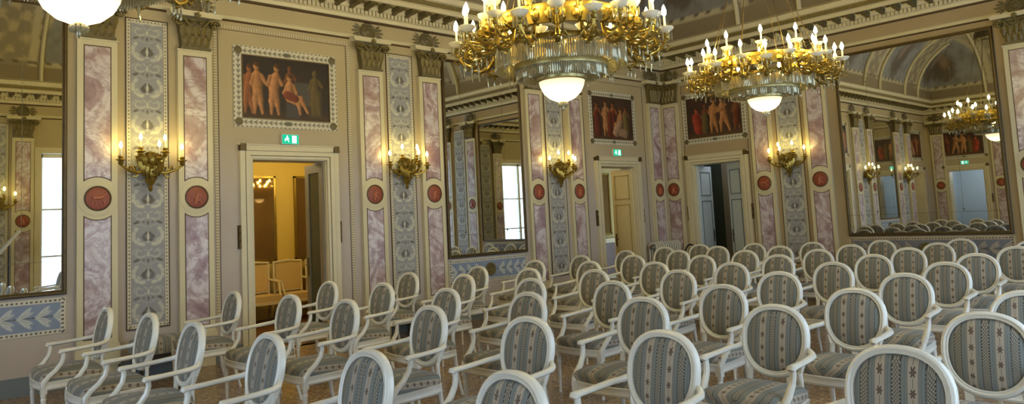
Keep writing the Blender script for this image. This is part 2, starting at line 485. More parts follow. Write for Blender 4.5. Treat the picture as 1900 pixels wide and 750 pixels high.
def figure(img, X, Z, caps, col):
    """caps: (x0,z0,r0,x1,z1,r1) limbs; painted with a lit left side"""
    ds, ls = [], []
    for x0, z0, r0, x1, z1, r1 in caps:
        dx, dz = x1 - x0, z1 - z0; L2 = dx * dx + dz * dz + 1e-9
        t = np.clip(((X - x0) * dx + (Z - z0) * dz) / L2, 0, 1)
        r = r0 + (r1 - r0) * t
        ox, oz = X - (x0 + dx * t), Z - (z0 + dz * t)
        ds.append(np.hypot(ox, oz) - r)
        ls.append(.60 - .46 * np.clip(ox / (r + 1e-6), -1, 1) + .14 * np.clip(oz / (r + 1e-6), -1, 1))
    ds = np.array(ds); ls = np.array(ls); best = ds.min(0)
    wt = np.exp(-np.clip((ds - best) / .011, 0, 40)); sh = (ls * wt).sum(0) / wt.sum(0)
    best = best - .012 * np.log(np.clip(wt.sum(0), 1, 3)) + .004 * (vnoise(X, Z, 40, 2) - .5)
    sh = sh * (.74 + .46 * vnoise(X, Z, 22, 3)) * (1 - .3 * np.clip(1 + best / .012, 0, 1))
    c = np.asarray(col) * np.clip(sh, .12, 1.1)[..., None]
    m = soft(best, .006)[..., None]
    return img * (1 - m) + c * m
def standing(x, z, h, lean=0, arm=(.10, .02), legs=.05):
    k = h; hx = x + lean * k
    return [(hx, z + .90 * k, .062 * k, hx, z + .93 * k, .058 * k),
            (hx, z + .80 * k, .03 * k, x, z + .6 * k, .03 * k),
            (x + lean * .6 * k, z + .74 * k, .085 * k, x, z + .52 * k, .095 * k),
            (x, z + .52 * k, .095 * k, x - legs * k, z + .27 * k, .062 * k), (x - legs * k, z + .27 * k, .058 * k, x - legs * 1.2 * k, z + .02 * k, .03 * k),
            (x, z + .52 * k, .095 * k, x + legs * k, z + .27 * k, .062 * k), (x + legs * k, z + .27 * k, .058 * k, x + legs * 1.8 * k, z + .02 * k, .03 * k),
            (x - .08 * k, z + .74 * k, .035 * k, x - (.08 + arm[0] * .5) * k, z + .58 * k, .03 * k), (x - (.08 + arm[0] * .5) * k, z + .58 * k, .03 * k, x - .02 * k, z + .56 * k, .024 * k),
            (x + .08 * k, z + .74 * k, .035 * k, x + (.08 + arm[0]) * k, z + (.62 + arm[1]) * k, .03 * k), (x + (.08 + arm[0]) * k, z + (.62 + arm[1]) * k, .03 * k, x + (.02 + arm[0]) * k, z + (.72 + arm[1]) * k, .024 * k)]
def hair(c, k):
    x, z = c[0][2 - 2], c[0][1]
    return [(c[0][0] - .01 * k, c[0][1] + .062 * k, .046 * k, c[0][0] + .035 * k, c[0][1] + .045 * k, .044 * k)]
def seated(x, z, k, f=1):
    return [(x, z + .78 * k, .065 * k, x, z + .82 * k, .062 * k), (x, z + .70 * k, .03 * k, x, z + .6 * k, .03 * k),
            (x, z + .62 * k, .09 * k, x - .02 * f * k, z + .38 * k, .10 * k),
            (x, z + .36 * k, .09 * k, x + .26 * f * k, z + .34 * k, .06 * k), (x + .26 * f * k, z + .34 * k, .055 * k, x + .42 * f * k, z + .04 * k, .03 * k),
            (x, z + .34 * k, .09 * k, x + .20 * f * k, z + .24 * k, .06 * k), (x + .20 * f * k, z + .24 * k, .05 * k, x + .24 * f * k, z + .0 * k, .03 * k),
            (x - .08 * k, z + .6 * k, .035 * k, x - .14 * k, z + .45 * k, .03 * k), (x - .14 * k, z + .45 * k, .03 * k, x + .04 * f * k, z + .42 * k, .025 * k),
            (x + .08 * k, z + .6 * k, .035 * k, x + .16 * f * k, z + .48 * k, .028 * k), (x + .16 * f * k, z + .48 * k, .028 * k, x + .1 * f * k, z + .62 * k, .022 * k)]
SKIN, SKIN2, RUST, OCH, HAIR = lin(196, 134, 84), lin(164, 98, 58), lin(140, 62, 38), lin(126, 104, 58), lin(92, 56, 28)
def canvas_bg(X, Z, a, b):
    n = vnoise(X, Z, 5, 4)[..., None]
    return np.asarray(a) * n + np.asarray(b) * (1 - n)
def fn_canvas1(X, Z):
    x0 = X.min(); h = Z.max(); img = canvas_bg(X, Z, lin(34, 26, 26), lin(50, 38, 32))
    img = lay(img, soft(Z - .10 * h, .06), lin(62, 42, 26))
    U = X - x0
    img = lay(img, soft(np.maximum(np.abs(U - .84) - .13, np.abs(Z - .36) - .16), .02) * .6, lin(82, 78, 76))
    for (cx, col) in ((1.04, OCH * .7),):
        c = standing(cx, .08, .64); img = figure(img, U, Z, c, col)
    img = lay(img, soft(np.maximum(np.abs(U - 1.04) - .08, np.abs(Z - .24) - .18), .04) * .7, OCH * .5)
    c = standing(.66, .22, .52); img = figure(img, U, Z, c, SKIN2 * .55)
    for cx, k, ln, col in ((.07, .66, .03, SKIN2), (.20, .70, -.02, SKIN), (.43, .70, .06, SKIN)):
        c = standing(cx, .05, k, ln, (.09, -.02)); img = figure(img, U, Z, c, col); img = figure(img, U, Z, hair(c, k), HAIR * .9)
    img = lay(img, soft(np.maximum(np.abs(U - .70) - .10, np.abs(Z - .12) - .10), .02), lin(64, 58, 58))
    c = seated(.66, .08, .62); img = figure(img, U, Z, c, SKIN * 1.05); img = figure(img, U, Z, hair(c, .62), HAIR * 1.3)
    img = figure(img, U, Z, [(.62, .33, .06, .74, .29, .05)], RUST * .9)
    return img
def fn_canvas2(X, Z):
    x0 = X.min(); h = Z.max(); img = canvas_bg(X, Z, lin(50, 36, 28), lin(74, 50, 36)); U = X - x0
    img = lay(img, soft(Z - .12 * h, .05), lin(70, 46, 30))
    for cx, k, col, rob in ((.12, .66, SKIN2 * .8, RUST * .6), (.62, .68, SKIN2, RUST * .8), (1.02, .62, SKIN2 * .9, OCH)):
        c = standing(cx, .08, k); img = figure(img, U, Z, c, col)
        img = figure(img, U, Z, [(cx, .48, .08, cx + .02, .14, .11)], rob); img = figure(img, U, Z, hair(c, k), HAIR * .6)
    c = standing(.38, .05, .72, .03, (.1, .05)); img = figure(img, U, Z, c, SKIN); img = figure(img, U, Z, hair(c, .72), HAIR)
    img = figure(img, U, Z, [(.52, .5, .06, .5, .12, .09)], RUST * .7)
    c = seated(.86, .08, .64, -1); img = figure(img, U, Z, c, SKIN); img = figure(img, U, Z, hair(c, .64), HAIR)
    img = figure(img, U, Z, [(.84, .30, .09, .70, .14, .10), (.84, .14, .09, 1.0, .1, .08)], lin(176, 140, 110))
    return img
def fn_canvas3(X, Z):
    x0 = X.min(); h = Z.max(); img = canvas_bg(X, Z, lin(52, 34, 26), lin(70, 46, 32)); U = X - x0
    img = lay(img, soft(Z - .10 * h, .05), lin(80, 54, 32))
    c = seated(.22, .08, .62); img = figure(img, U, Z, c, lin(196, 96, 66)); img = figure(img, U, Z, hair(c, .62), HAIR * .7)
    img = figure(img, U, Z, [(.20, .42, .09, .26, .18, .12)], lin(170, 64, 44))
    c = standing(.42, .08, .6); img = figure(img, U, Z, c, SKIN2 * .6); img = figure(img, U, Z, [(.42, .42, .07, .42, .14, .09)], OCH * .7)
    for cx, ln, lg in ((.60, .04, .06), (.84, -.05, .09)):
        c = standing(cx, .06, .72, ln, (.06 if cx < .7 else -.2, 0), lg); img = figure(img, U, Z, c, SKIN); img = figure(img, U, Z, hair(c, .72), HAIR)
    img = figure(img, U, Z, [(.64, .55, .025, .80, .52, .025), (.64, .47, .022, .8, .5, .022)], SKIN)
    c = standing(1.12, .06, .68); img = figure(img, U, Z, c, SKIN2 * .6); img = figure(img, U, Z, [(1.12, .4, .07, 1.12, .2, .06)], RUST * .6)
    return img

# ------------------------------------------------------------------ camera
f, px, py = 1360.6252, 912.5757, 286.9273
yaw, pit, rol = .8353, .0879, -.0474
cam = bpy.data.cameras.new('camera'); cam.sensor_width = 36; cam.lens = f / 1900 * 36
cam.shift_x = (950 - px) / 1900; cam.shift_y = (py - 375) / 1900
cam.clip_start = .05
fw = Vector((-math.cos(pit) * math.sin(yaw), math.cos(pit) * math.cos(yaw), math.sin(pit)))
r0 = Vector((math.cos(yaw), math.sin(yaw), 0)); u0 = r0.cross(fw)
rr = r0 * math.cos(rol) + u0 * math.sin(rol); uu = -r0 * math.sin(rol) + u0 * math.cos(rol)
co = bpy.data.objects.new('camera', cam); COL.objects.link(co)
mw = Matrix((rr, uu, -fw)).transposed().to_4x4(); mw.translation = (9.165, -13.34, 1.605)
co.matrix_world = mw
SC.camera = co

# ------------------------------------------------------------------ room shell
DOORS_L = [-1.684, -8.73, -15.1]; DOOR_HW = .5425; DOOR_H = 2.54
WIN_R = [(-1.68, 1.0), (-5.2, 1.03), (-8.7, 1.17), (-12.4, .85)]
def wall(name, wl, a0, a1, openings, mat, top=5.1):
    """openings: (centre, half width, z0, z1) along world axis"""
    mb = MB(); xs = sorted({a0, a1} | {c - h for c, h, _, _ in openings} | {c + h for c, h, _, _ in openings})
    for x0, x1 in zip(xs[:-1], xs[1:]):
        op = [o for o in openings if o[0] - o[1] < (x0 + x1) / 2 < o[0] + o[1]]
        segs = [(0, top)] if not op else ([(0, op[0][2])] if op[0][2] > 0 else []) + [(op[0][3], top)]
        for z0, z1 in segs:
            if wl == LEFT: mb.box(-TH, 0, x0, x1, z0, z1)
            elif wl == RIGHT: mb.box(W, W + TH, x0, x1, z0, z1)
            elif wl == BACK: mb.box(x0, x1, 0, TH, z0, z1)
            else: mb.box(x0, x1, -LEN - TH, -LEN, z0, z1)
    return tag(obj(name, mb, mat, smooth=False), kind='structure')
DOOR_B = 1.195; DOOR_BHW = .535
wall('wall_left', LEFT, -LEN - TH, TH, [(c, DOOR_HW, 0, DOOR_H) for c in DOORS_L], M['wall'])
wall('wall_back', BACK, 0, W, [(DOOR_B, DOOR_BHW, 0, DOOR_H)], M['wall_back'])
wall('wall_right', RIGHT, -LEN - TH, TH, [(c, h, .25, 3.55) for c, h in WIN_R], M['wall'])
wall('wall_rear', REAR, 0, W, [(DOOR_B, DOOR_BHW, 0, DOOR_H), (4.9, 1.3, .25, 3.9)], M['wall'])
mb = MB(); mb.box(-TH, W + TH, -LEN - TH, TH, -.1, 0)
tag(obj('floor', mb, M['floor'], smooth=False), kind='structure')

def perimeter(name, prof, mat, kind='structure', smooth=False):
    """sweep a (d, z) profile round the four walls, mitred"""
    mb = MB(); K = len(prof); vs = []
    for i in range(4):
        for d, z in prof:
            vs.append([(d, -LEN + d, z), (d, -d, z), (W - d, -d, z), (W - d, -LEN + d, z)][i])
    fs = []
    for i in range(4):
        j = (i + 1) % 4
        for k in range(K - 1): fs.append((i * K + k, i * K + k + 1, j * K + k + 1, j * K + k))
    mb.add(vs, fs)
    return tag(obj(name, mb, mat, smooth=smooth), kind=kind)
perimeter('trim_1', [(0, 4.352), (.018, 4.352), (.022, 4.335), (.006, 4.327), (0, 4.327)], M['brownline'])
perimeter('trim_2', [(0, 4.42), (.012, 4.40), (.012, 4.354), (0, 4.354)], M['cream'])
perimeter('trim_3', [(0, 4.638), (.05, 4.638), (.05, 4.622), (0, 4.612)], M['brownline'])
CORN = [(0, 5.12), (.44, 5.12), (.50, 5.07), (.48, 4.99), (.455, 4.985), (.44, 4.895), (.41, 4.89), (.41, 4.833), (.39, 4.828),
        (.36, 4.86), (.17, 4.85), (.15, 4.79), (.125, 4.775), (.09, 4.775), (.09, 4.70), (.065, 4.69), (.055, 4.64), (0, 4.64)]
perimeter('cornice', CORN, M['offwhite'])
perimeter('trim_4', [(.460, 4.975), (.472, 4.97), (.462, 4.905), (.449, 4.90)], M['olive'])
def along(fn, pitch, inset):
    for wl, ln in ((LEFT, LEN), (BACK, W), (RIGHT, LEN), (REAR, W)):
        n = int((ln - 2 * inset) / pitch)
        st = -(n * pitch) / 2
        for k in range(n + 1):
            a = st + k * pitch + (W / 2 if wl in (BACK, REAR) else -LEN / 2)
            fn(wl, a)
mb = MB()
def dent(wl, a):
    x, y, z = at(wl, a, 0, .09)
    h = .021
    if wl in (LEFT, RIGHT): mb.box(min(x, x + (.035 if wl == LEFT else -.035)), max(x, x + (.035 if wl == LEFT else -.035)), y - h, y + h, 4.703, 4.772)
    else: mb.box(x - h, x + h, min(y, y + (-.035 if wl == BACK else .035)), max(y, y + (-.035 if wl == BACK else .035)), 4.703, 4.772)
along(dent, .066, .13)
tag(obj('trim_5', mb, M['offwhite'], smooth=False), kind='structure')
mb = MB()
def modil(wl, a):
    s = len(mb.v)
    mb.box(-.05, .05, -.36, -.14, 4.80, 4.853, 0)
    mb.tube([(0, -.36, 4.825), (0, -.30, 4.80), (0, -.2, 4.795), (0, -.13, 4.77)], [(.05, .028), (.05, .03), (.045, .03), (.04, .02)], 6, 0)
    for k in range(5):
        q = PI * k / 4
        mb.lathe([(0, -.02), (.016, -.008), (.014, .01), (0, .016)], 5, (.122 + .026 * math.cos(q), -.26 + .03 * math.sin(q), 4.85), 1)
    mb.lathe([(0, -.03), (.024, -.012), (.02, .012), (0, .02)], 6, (.122, -.26, 4.85), 1)
    mb.xform(Matrix.Translation(at(wl, a)) @ Matrix.Rotation(wl, 4, 'Z'), s)
along(modil, .245, .42)
tag(obj('trim_6', mb, [M['bronze'], M['olive']]), kind='structure')
# baseboards
for nm, wl, gaps, ln in (('baseboard_left', LEFT, [(c - .715, c + .715) for c in DOORS_L], (-LEN, 0)), ('baseboard_back', BACK, [(DOOR_B - .7, DOOR_B + .7)], (0, W)),
                         ('baseboard_right', RIGHT, [], (-LEN, 0)), ('baseboard_rear', REAR, [(DOOR_B - .7, DOOR_B + .7)], (0, W))):
    mb = MB(); cuts = [ln[0]] + sorted(sum([list(g) for g in gaps], [])) + [ln[1]]
    for x0, x1 in zip(cuts[::2], cuts[1::2]):
        p, q = at(wl, x0, 0, 0), at(wl, x1, .19, .028)
        mb.box(min(p[0], q[0]), max(p[0], q[0]), min(p[1], q[1]), max(p[1], q[1]), 0, .19)
    tag(obj(nm, mb, M['plinth'], smooth=False), kind='structure')

# ---- painted cove and ceiling
PAIRS_L = [-3.485, -6.895, -10.56, -13.9]; BAYS_L = [-1.6, -5.2, -8.73, -12.2, -15.2]
PAIRS_B = [2.76, 6.99]; BAYS_B = [1.0, 4.876, 8.75]
ZC0, ZC1, D0, D1 = 5.12, 7.15, .44, 3.0
def cove_colors(A, T, pairs, bays, S):
    img = lay(np.zeros(A.shape + (3,)), np.ones_like(A), lin(168, 156, 130))
    img = lay(img, vnoise(A, T * 3, 3.5, 4) * .6, lin(126, 114, 94))
    img = lay(img, np.clip(vnoise(A, T * 3, 11, 3) * 4 - 2.2, 0, 1) * .6, lin(98, 88, 74))
    for c in bays:
        hw = 1.28; u = (A - c) / hw
        top = .80 * np.sqrt(np.clip(1 - u * u, 0, 1)) ** .8
        d = top - T
        m = soft(-(d - .04), .02) * (np.abs(u) < 1) * (T > .12)
        img = lay(img, soft(-(d + .05), .015) * (np.abs(u) < 1.05) * (T > .1), lin(178, 166, 138))
        fld = lay(np.zeros(A.shape + (3,)), np.ones_like(A), lin(130, 130, 132))
        fld = lay(fld, np.clip(vnoise(A, T * 3, 4, 4) * 2 - .8, 0, 1), lin(98, 94, 90))
        fld = lay(fld, soft(ell(A, T, c, .34, .42, .2) - 1 + .8 * (vnoise(A, T * 3, 9) - .5), .3) * .9, lin(76, 62, 50))
        fld = lay(fld, soft(ell(A, T, c + .1, .42, .14, .10) - 1, .3) * .6, lin(150, 126, 104))
        img = img * (1 - m[..., None]) + fld * m[..., None]
    for c in pairs:
        u = np.abs(A - c)
        img = lay(img, soft(u - .62, .02), lin(176, 164, 136))
        img = lay(img, ((np.abs(u - .56) < .03)) * 1.0, lin(128, 112, 82))
        img = lay(img, soft(u - .36, .02) * (T > .10) * (T < .92), lin(130, 118, 96))
        pat = np.clip(np.sin(T * 40) * np.cos(u * 14) * 2 + (vnoise(A, T * 3, 12) - .5) * 3, 0, 1)
        img = lay(img, pat * (u < .33) * (T > .13) * (T < .9) * .8, lin(176, 160, 124))
    img = lay(img, (T < .10) * 1.0, lin(122, 108, 84))
    img = lay(img, ((np.abs(T - .115) < .012) & (np.mod(A, .3) < .12)) * 1.0, lin(78, 66, 48))
    img = lay(img, (T > .93) * 1.0, lin(160, 148, 122))
    return img
def cove_strip(wl, ln, pairs, bays):
    nt, na = 60, int(ln / .06)
    t = np.linspace(0, 1, nt); s = np.linspace(0, 1, na)
    T, S_ = np.meshgrid(t, s, indexing='ij')
    D = D0 + (D1 - D0) * (1 - np.cos(T * PI / 2)); Z = ZC0 + (ZC1 - ZC0) * np.sin(T * PI / 2)
    A = D + S_ * (ln - 2 * D)
    if wl in (LEFT, RIGHT):
        Aw = -A; X = D if wl == LEFT else W - D; Y = Aw
    else:
        Aw = A; X = A; Y = -D if wl == BACK else -LEN + D
    C = cove_colors(Aw, T, pairs, bays, S_)
    return X, Y, Z, C
nm = {LEFT: 'ceiling_left', BACK: 'ceiling_back', RIGHT: 'ceiling_right', REAR: 'ceiling_rear'}
for wl, ln, pr, by in ((LEFT, LEN, PAIRS_L, BAYS_L), (RIGHT, LEN, PAIRS_L, BAYS_L), (BACK, W, PAIRS_B, BAYS_B), (REAR, W, PAIRS_B, BAYS_B)):
    X, Y, Z, C = cove_strip(wl, ln, pr, by)
    tag(obj(nm[wl], grid_mesh(nm[wl], X, Y, Z, C, M['painted'], True), None), kind='structure')
    # raised ribs
    mb = MB()
    for c in pr:
        for o in (-.60, .60):
            pts = []
            for k in range(14):
                t = k / 13; d = D0 + (D1 - D0) * (1 - math.cos(t * PI / 2)); z = ZC0 + (ZC1 - ZC0) * math.sin(t * PI / 2)
                a = c + o
                lim = (a if wl in (BACK, REAR) else -a)
                if lim < d + .02 or ln - lim < d + .02: break
                pts.append(at(wl, a, z - .02, d + .02))
            if len(pts) > 3: mb.tube(pts, (.05, .04), 6, up=(0, 1, .01) if wl in (LEFT, RIGHT) else (1, 0, .01))
    tag(obj('trim_7', mb, M['cream']), kind='structure')
nx, ny = 90, 200
X, Y = np.meshgrid(np.linspace(D1, W - D1, nx), np.linspace(-LEN + D1, -D1, ny))
C = lay(np.zeros(X.shape + (3,)), np.ones_like(X), lin(178, 168, 144))
C = lay(C, vnoise(X, Y, 3, 4) * .8, lin(146, 134, 112))
C = lay(C, soft(np.abs(np.mod(Y, 3.4) - 1.7) - .25, .03) * .8, lin(172, 160, 132))
C = lay(C, np.clip(np.sin(X * 9) * np.sin(Y * 9) * 2 - .6, 0, 1) * .6, lin(92, 82, 74))
tag(obj('ceiling', grid_mesh('ceiling', X, Y, X * 0 + ZC1, C, M['painted']), None), kind='structure')

# ------------------------------------------------------------------ pilasters
HP, HC = .1328, .2085
def arc(cx, cz, r, a0, a1, n=12):
    return [(cx + r * math.cos(a0 + (a1 - a0) * k / n), cz + r * math.sin(a0 + (a1 - a0) * k / n)) for k in range(n + 1)]
def panel_up(h, r, top):
    a = math.asin(h / r)     # arc above the medallion, hollow upwards
    return [(h, top), (-h, top)] + arc(0, 2.047, r, PI / 2 + a, PI / 2 - a)
def panel_lo(h, r, bot):
    a = math.asin(h / r)
    return [(-h, bot), (h, bot)] + arc(0, 2.047, r, -PI / 2 + a, -PI / 2 - a)
def disc(mb, cx, cz, r, y, depth, mi=0, n=28):
    mb.lathe([(r, 0), (r, depth * .5), (r * .9, depth), (0, depth)], n, (cx, y, cz), mi, 'y')
sh = MB(); sh.box(-HC, HC, -.06, 0, 0, 3.871); sh.box(-HC - .012, HC + .012, -.075, 0, 3.858, 3.878); sh.box(-HC - .02, HC + .02, -.085, 0, .19, .40); sh.box(-HC - .012, HC + .012, -.075, 0, .40, .43)
ME_SHAFT = sh.mesh('shaft', M['cream'], False)
bl = MB(); bl.poly(panel_up(HP + .012, .238, 3.80), -.0615, -.05); bl.poly(panel_lo(HP + .012, .238, .485), -.0615, -.05)
ME_EDGE = bl.mesh('panel_edge', M['brownline'], False)
mb = MB(); mb.poly(panel_up(HP, .25, 3.787), -.0635, -.055); ME_MARU = mb.mesh('marble_panel', M['marble'], False)
mb = MB(); mb.poly(panel_lo(HP, .25, .50), -.0635, -.055); ME_MARL = mb.mesh('marble_panel', M['marble'], False)
mb = MB(); disc(mb, 0, 2.047, .205, -.06, .008); ME_RING = mb.mesh('medallion_surround', M['cream'], True)
mb = MB(); mb.lathe([(.143, 0), (.143, .006), (.128, .012), (.124, .004)], 28, (0, -.068, 2.047), 0, 'y'); ME_RIM = mb.mesh('medallion_rim', M['brownline'], True)
mb = MB(); mb.lathe([(.126, .002), (.09, .010), (0, .014)], 28, (0, -.068, 2.047), 0, 'y'); ME_MED = mb.mesh('medallion', M['redmed'], True)
def relief(kind):
    mb = MB()
    def cap(x0, z0, r0, x1, z1, r1): mb.tube([(x0, -.082, 2.047 + z0), ((x0 + x1) / 2, -.084, 2.047 + (z0 + z1) / 2), (x1, -.082, 2.047 + z1)], [r0, (r0 + r1) / 2, r1], 6)
    if kind == 0:      # prancing beast
        cap(-.055, .005, .022, .045, .01, .024); cap(.045, .015, .016, .075, .045, .012); cap(.07, .05, .016, .09, .04, .009)
        for x, d in ((-.05, -.012), (-.03, .008), (.03, -.01), (.05, .014)): cap(x, -.01, .010, x + d, -.065, .006)
        cap(-.07, .01, .008, -.09, -.03, .004)
    else:              # draped seated or standing figure
        cap(0, .065, .017, 0, .07, .015); cap(0, .04, .02, -.01, -.02, .026); cap(-.01, -.025, .022, .035, -.05, .012); cap(-.01, -.02, .024, -.02, -.085, .018)
        cap(0, .035, .01, .05, .01, .007); cap(-.005, .03, .01, -.05, -.01, .007); cap(.04, -.05, .012, .045, -.09, .008)
    return mb.mesh('relief_figure', M['redfig'])
ME_REL = [relief(0), relief(1)]
# capital
cp = MB()
cp.poly([(-.165, 3.885), (.165, 3.885), (.19, 4.12), (.215, 4.27), (-.215, 4.27), (-.19, 4.12)], -.10, 0, 0)
cp.box(-.185, .185, -.115, 0, 3.878, 3.905, 0)
def leaf(mb, x, z, w, h, y0, curl, mi):
    curl *= .45
    n = 7; vs = []
    for k in range(n):
        t = k / (n - 1); ww = w * (math.sin(PI * min(1, .25 + .75 * (1 - t))) * .8 + .25) * (1 if t < .98 else .3)
        yy = y0 - .02 * math.sin(t * PI) - curl * max(0, t - .55) ** 1.5 * 3.2
        zz = z + h * (t if t < .8 else .8 + (t - .8) * .2)
        wob = .85 + .15 * (k % 2)
        vs += [(x - ww * wob, yy + .012, zz), (x, yy - .012, zz + .004), (x + ww * wob, yy + .012, zz)]
    fs = []
    for k in range(n - 1):
        for j in range(2): fs.append((3 * k + j, 3 * k + j + 1, 3 * k + 4 + j, 3 * k + 3 + j))
    mb.add(vs, fs, mi)
for x in (-.12, -.04, .04, .12): leaf(cp, x, 3.90, .048, .17, -.10, .05, 1)
for x in (-.16, -.08, 0, .08, .16): leaf(cp, x, 3.99, .045, .20, -.112, .06, 1)
for sx in (-1, 1):
    pts = []; 
    for k in range(22):
        q = k / 21 * 3.4 * PI; r = .062 * (1 - k / 26)
        pts.append((sx * (.225 + r * math.cos(q)), -.135, 4.205 + r * math.sin(q)))
    cp.tube(pts, [(.026, .016)] * 22, 6, 1)
    cp.tube([(sx * .05, -.125, 4.06), (sx * .09, -.14, 4.17), (sx * .16, -.14, 4.25), (sx * .23, -.14, 4.268)], [(.016, .014)] * 4, 6, 1)
    for k in range(9):
        q = k / 8 * 2.6 * PI; r = .034 * (1 - k / 11)
    pts = [(sx * (.055 + .03 * math.cos(k / 12 * 2.6 * PI) * (1 - k / 15)), -.15, 4.215 + .03 * math.sin(k / 12 * 2.6 * PI) * (1 - k / 15)) for k in range(13)]
    cp.tube(pts, [(.014, .010)] * 13, 5, 1)
for k in range(5):
    q = 2 * PI * k / 5
    cp.lathe([(0, -.012), (.018, -.004), (.014, .012), (0, .016)], 6, (.026 * math.cos(q), -.17, 4.30 + .026 * math.sin(q)), 1, 'y')
cp.lathe([(0, -.02), (.02, 0), (0, .022)], 8, (0, -.175, 4.30), 1, 'y')
ME_CAP = cp.mesh('capital', [M['bronze'], M['olive']])
ab = MB()
pts = [(-.325, 4.352), (-.325, 4.315), (-.30, 4.285), (.30, 4.285), (.325, 4.315), (.325, 4.352)]
ab.poly(pts, -.16, 0); ME_ABA = ab.mesh('abacus', M['cream'], False)
rs = MB()
rs.lathe([(.132, 0), (.132, .02), (.118, .03), (.10, .022), (.062, .040), (.05, .036), (.03, .05), (0, .054)], 26, (0, -.004, 4.476), 0, 'y')
ME_ROS = rs.mesh('rosette', M['bronze'])
pf = MB()
for sx in (-1, 1):
    for k, an in enumerate((-.75, -.38, 0, .38, .75)):
        L = .15 - .02 * abs(k - 2); ca, sa = math.cos(an), math.sin(an)
        P0 = (sx * .135, 4.476)
        vs = []
        for t, w in ((0, .004), (.3, .016), (.7, .016), (1, .002)):
            cx = P0[0] + sx * ca * L * t; cz = P0[1] + .05 * (k - 2) / 2 + sa * L * t * .8
            vs += [(cx - sa * w * sx, -.010 - .012 * math.sin(t * PI), cz + ca * w), (cx + sa * w * sx, -.006, cz - ca * w)]
        pf.add(vs, [(2 * i, 2 * i + 1, 2 * i + 3, 2 * i + 2) for i in range(3)])
ME_PAL = pf.mesh('palm_spray', M['bronze'])
NTRIM = 20
def pilaster(wl, a, rel=0, label=None):
    global NTRIM
    NTRIM += 1
    t = thing('trim_%d' % NTRIM, label, None, at(wl, a), wl, kind='structure')
    obj('shaft', ME_SHAFT, None, t); obj('panel_edge', ME_EDGE, None, t)
    obj('marble_panel', ME_MARU, None, t); obj('marble_panel', ME_MARL, None, t)
    s = obj('medallion_surround', ME_RING, None, t)
    m = obj('medallion', ME_MED, None, t); obj('rim', ME_RIM, None, m); obj('relief_figure', ME_REL[rel], None, m)
    obj('capital', ME_CAP, None, t); obj('abacus', ME_ABA, None, t)
    obj('rosette', ME_ROS, None, t); obj('palm_spray', ME_PAL, None, t)
    return t
YL = [-.40, -2.94, -4.03, -6.35, -7.44, -10.01, -11.11, -13.35, -14.44]
for i, y in enumerate(YL): pilaster(LEFT, y, (1, 1, 1, 1, 1, 1, 0, 0, 1)[i])
for i, x in enumerate([.19, 2.225, 3.298, 6.454, 7.53, W - .40]): pilaster(BACK, x, (1, 0, 1, 1, 0, 1)[i])
for i, y in enumerate([-.40, -2.94, -3.98, -6.42, -7.22, -10.22, -11.22, -13.55, -14.6]): pilaster(RIGHT, y, i % 2)
for i, x in enumerate([.40, 2.225, 3.298, 6.454, 7.53, W - .40]): pilaster(REAR, x, i % 2)

# painted grotesque strips between pilasters
ME_GROT = painted_panel('grotesque_panel', .46, 3.64, .0055, fn_grotesque, M['painted'])
def grot(wl, a):
    o = obj('trim_%d' % (NTRIM + 1), ME_GROT, None, None, at(wl, a, .545, .012), wl)
    globals()['NTRIM'] += 1
    tag(o, kind='structure')
    fr = MB(); fr.box(-.235, .235, .004, .012, -.005, 3.645)
    for sx in (-1, 1): fr.box(sx * .2375 - .0045, sx * .2375 + .0045, -.006, .012, -.012, 3.652)
    fr.box(-.242, .242, -.006, .012, -.014, -.003); fr.box(-.242, .242, -.006, .012, 3.643, 3.654)
    obj('panel_edge', fr, M['brownline'], o, smooth=False)
for y in (-3.485, -6.895, -10.56, -13.9): grot(LEFT, y)
for x in (2.76, 6.99): grot(BACK, x)
for y in (-10.72, -3.46): grot(RIGHT, y)
grot(REAR, 2.76)

# bead strips framing the bays
def strip(wl, a0, a1, z0, z1):
    global NTRIM
    mbz = MB(); wd = .042; c = (a0 + a1) / 2; h = (a1 - a0) / 2
    NTRIM += 1
    t = thing('trim_%d' % NTRIM, None, None, at(wl, c), wl, kind='structure')
    for sx in (-1, 1): mbz.box(sx * h - wd / 2, sx * h + wd / 2, -.006, .004, z0, z1)
    obj('bead_strip', mbz, M['beadz'], t, smooth=False)
    mbx = MB(); mbx.box(-h, h, -.006, .004, z1, z1 + wd)
    obj('bead_strip', mbx, M['beadx'], t, smooth=False)
    ln = MB()
    for sx in (-1, 1): ln.box(sx * (h - wd * .85) - .004, sx * (h - wd * .85) + .004, -.005, .004, z0, z1 - wd * .4)
    ln.box(-h + wd * .9, h - wd * .9, -.005, .004, z1 - wd * .55, z1 - wd * .38)
    obj('panel_edge', ln, M['brownline'], t, smooth=False)
strip(LEFT, -9.735, -7.79, .52, 4.235)
strip(LEFT, -2.68, -.70, .52, 4.235)
strip(BACK, .44, 1.955, .52, 4.235)

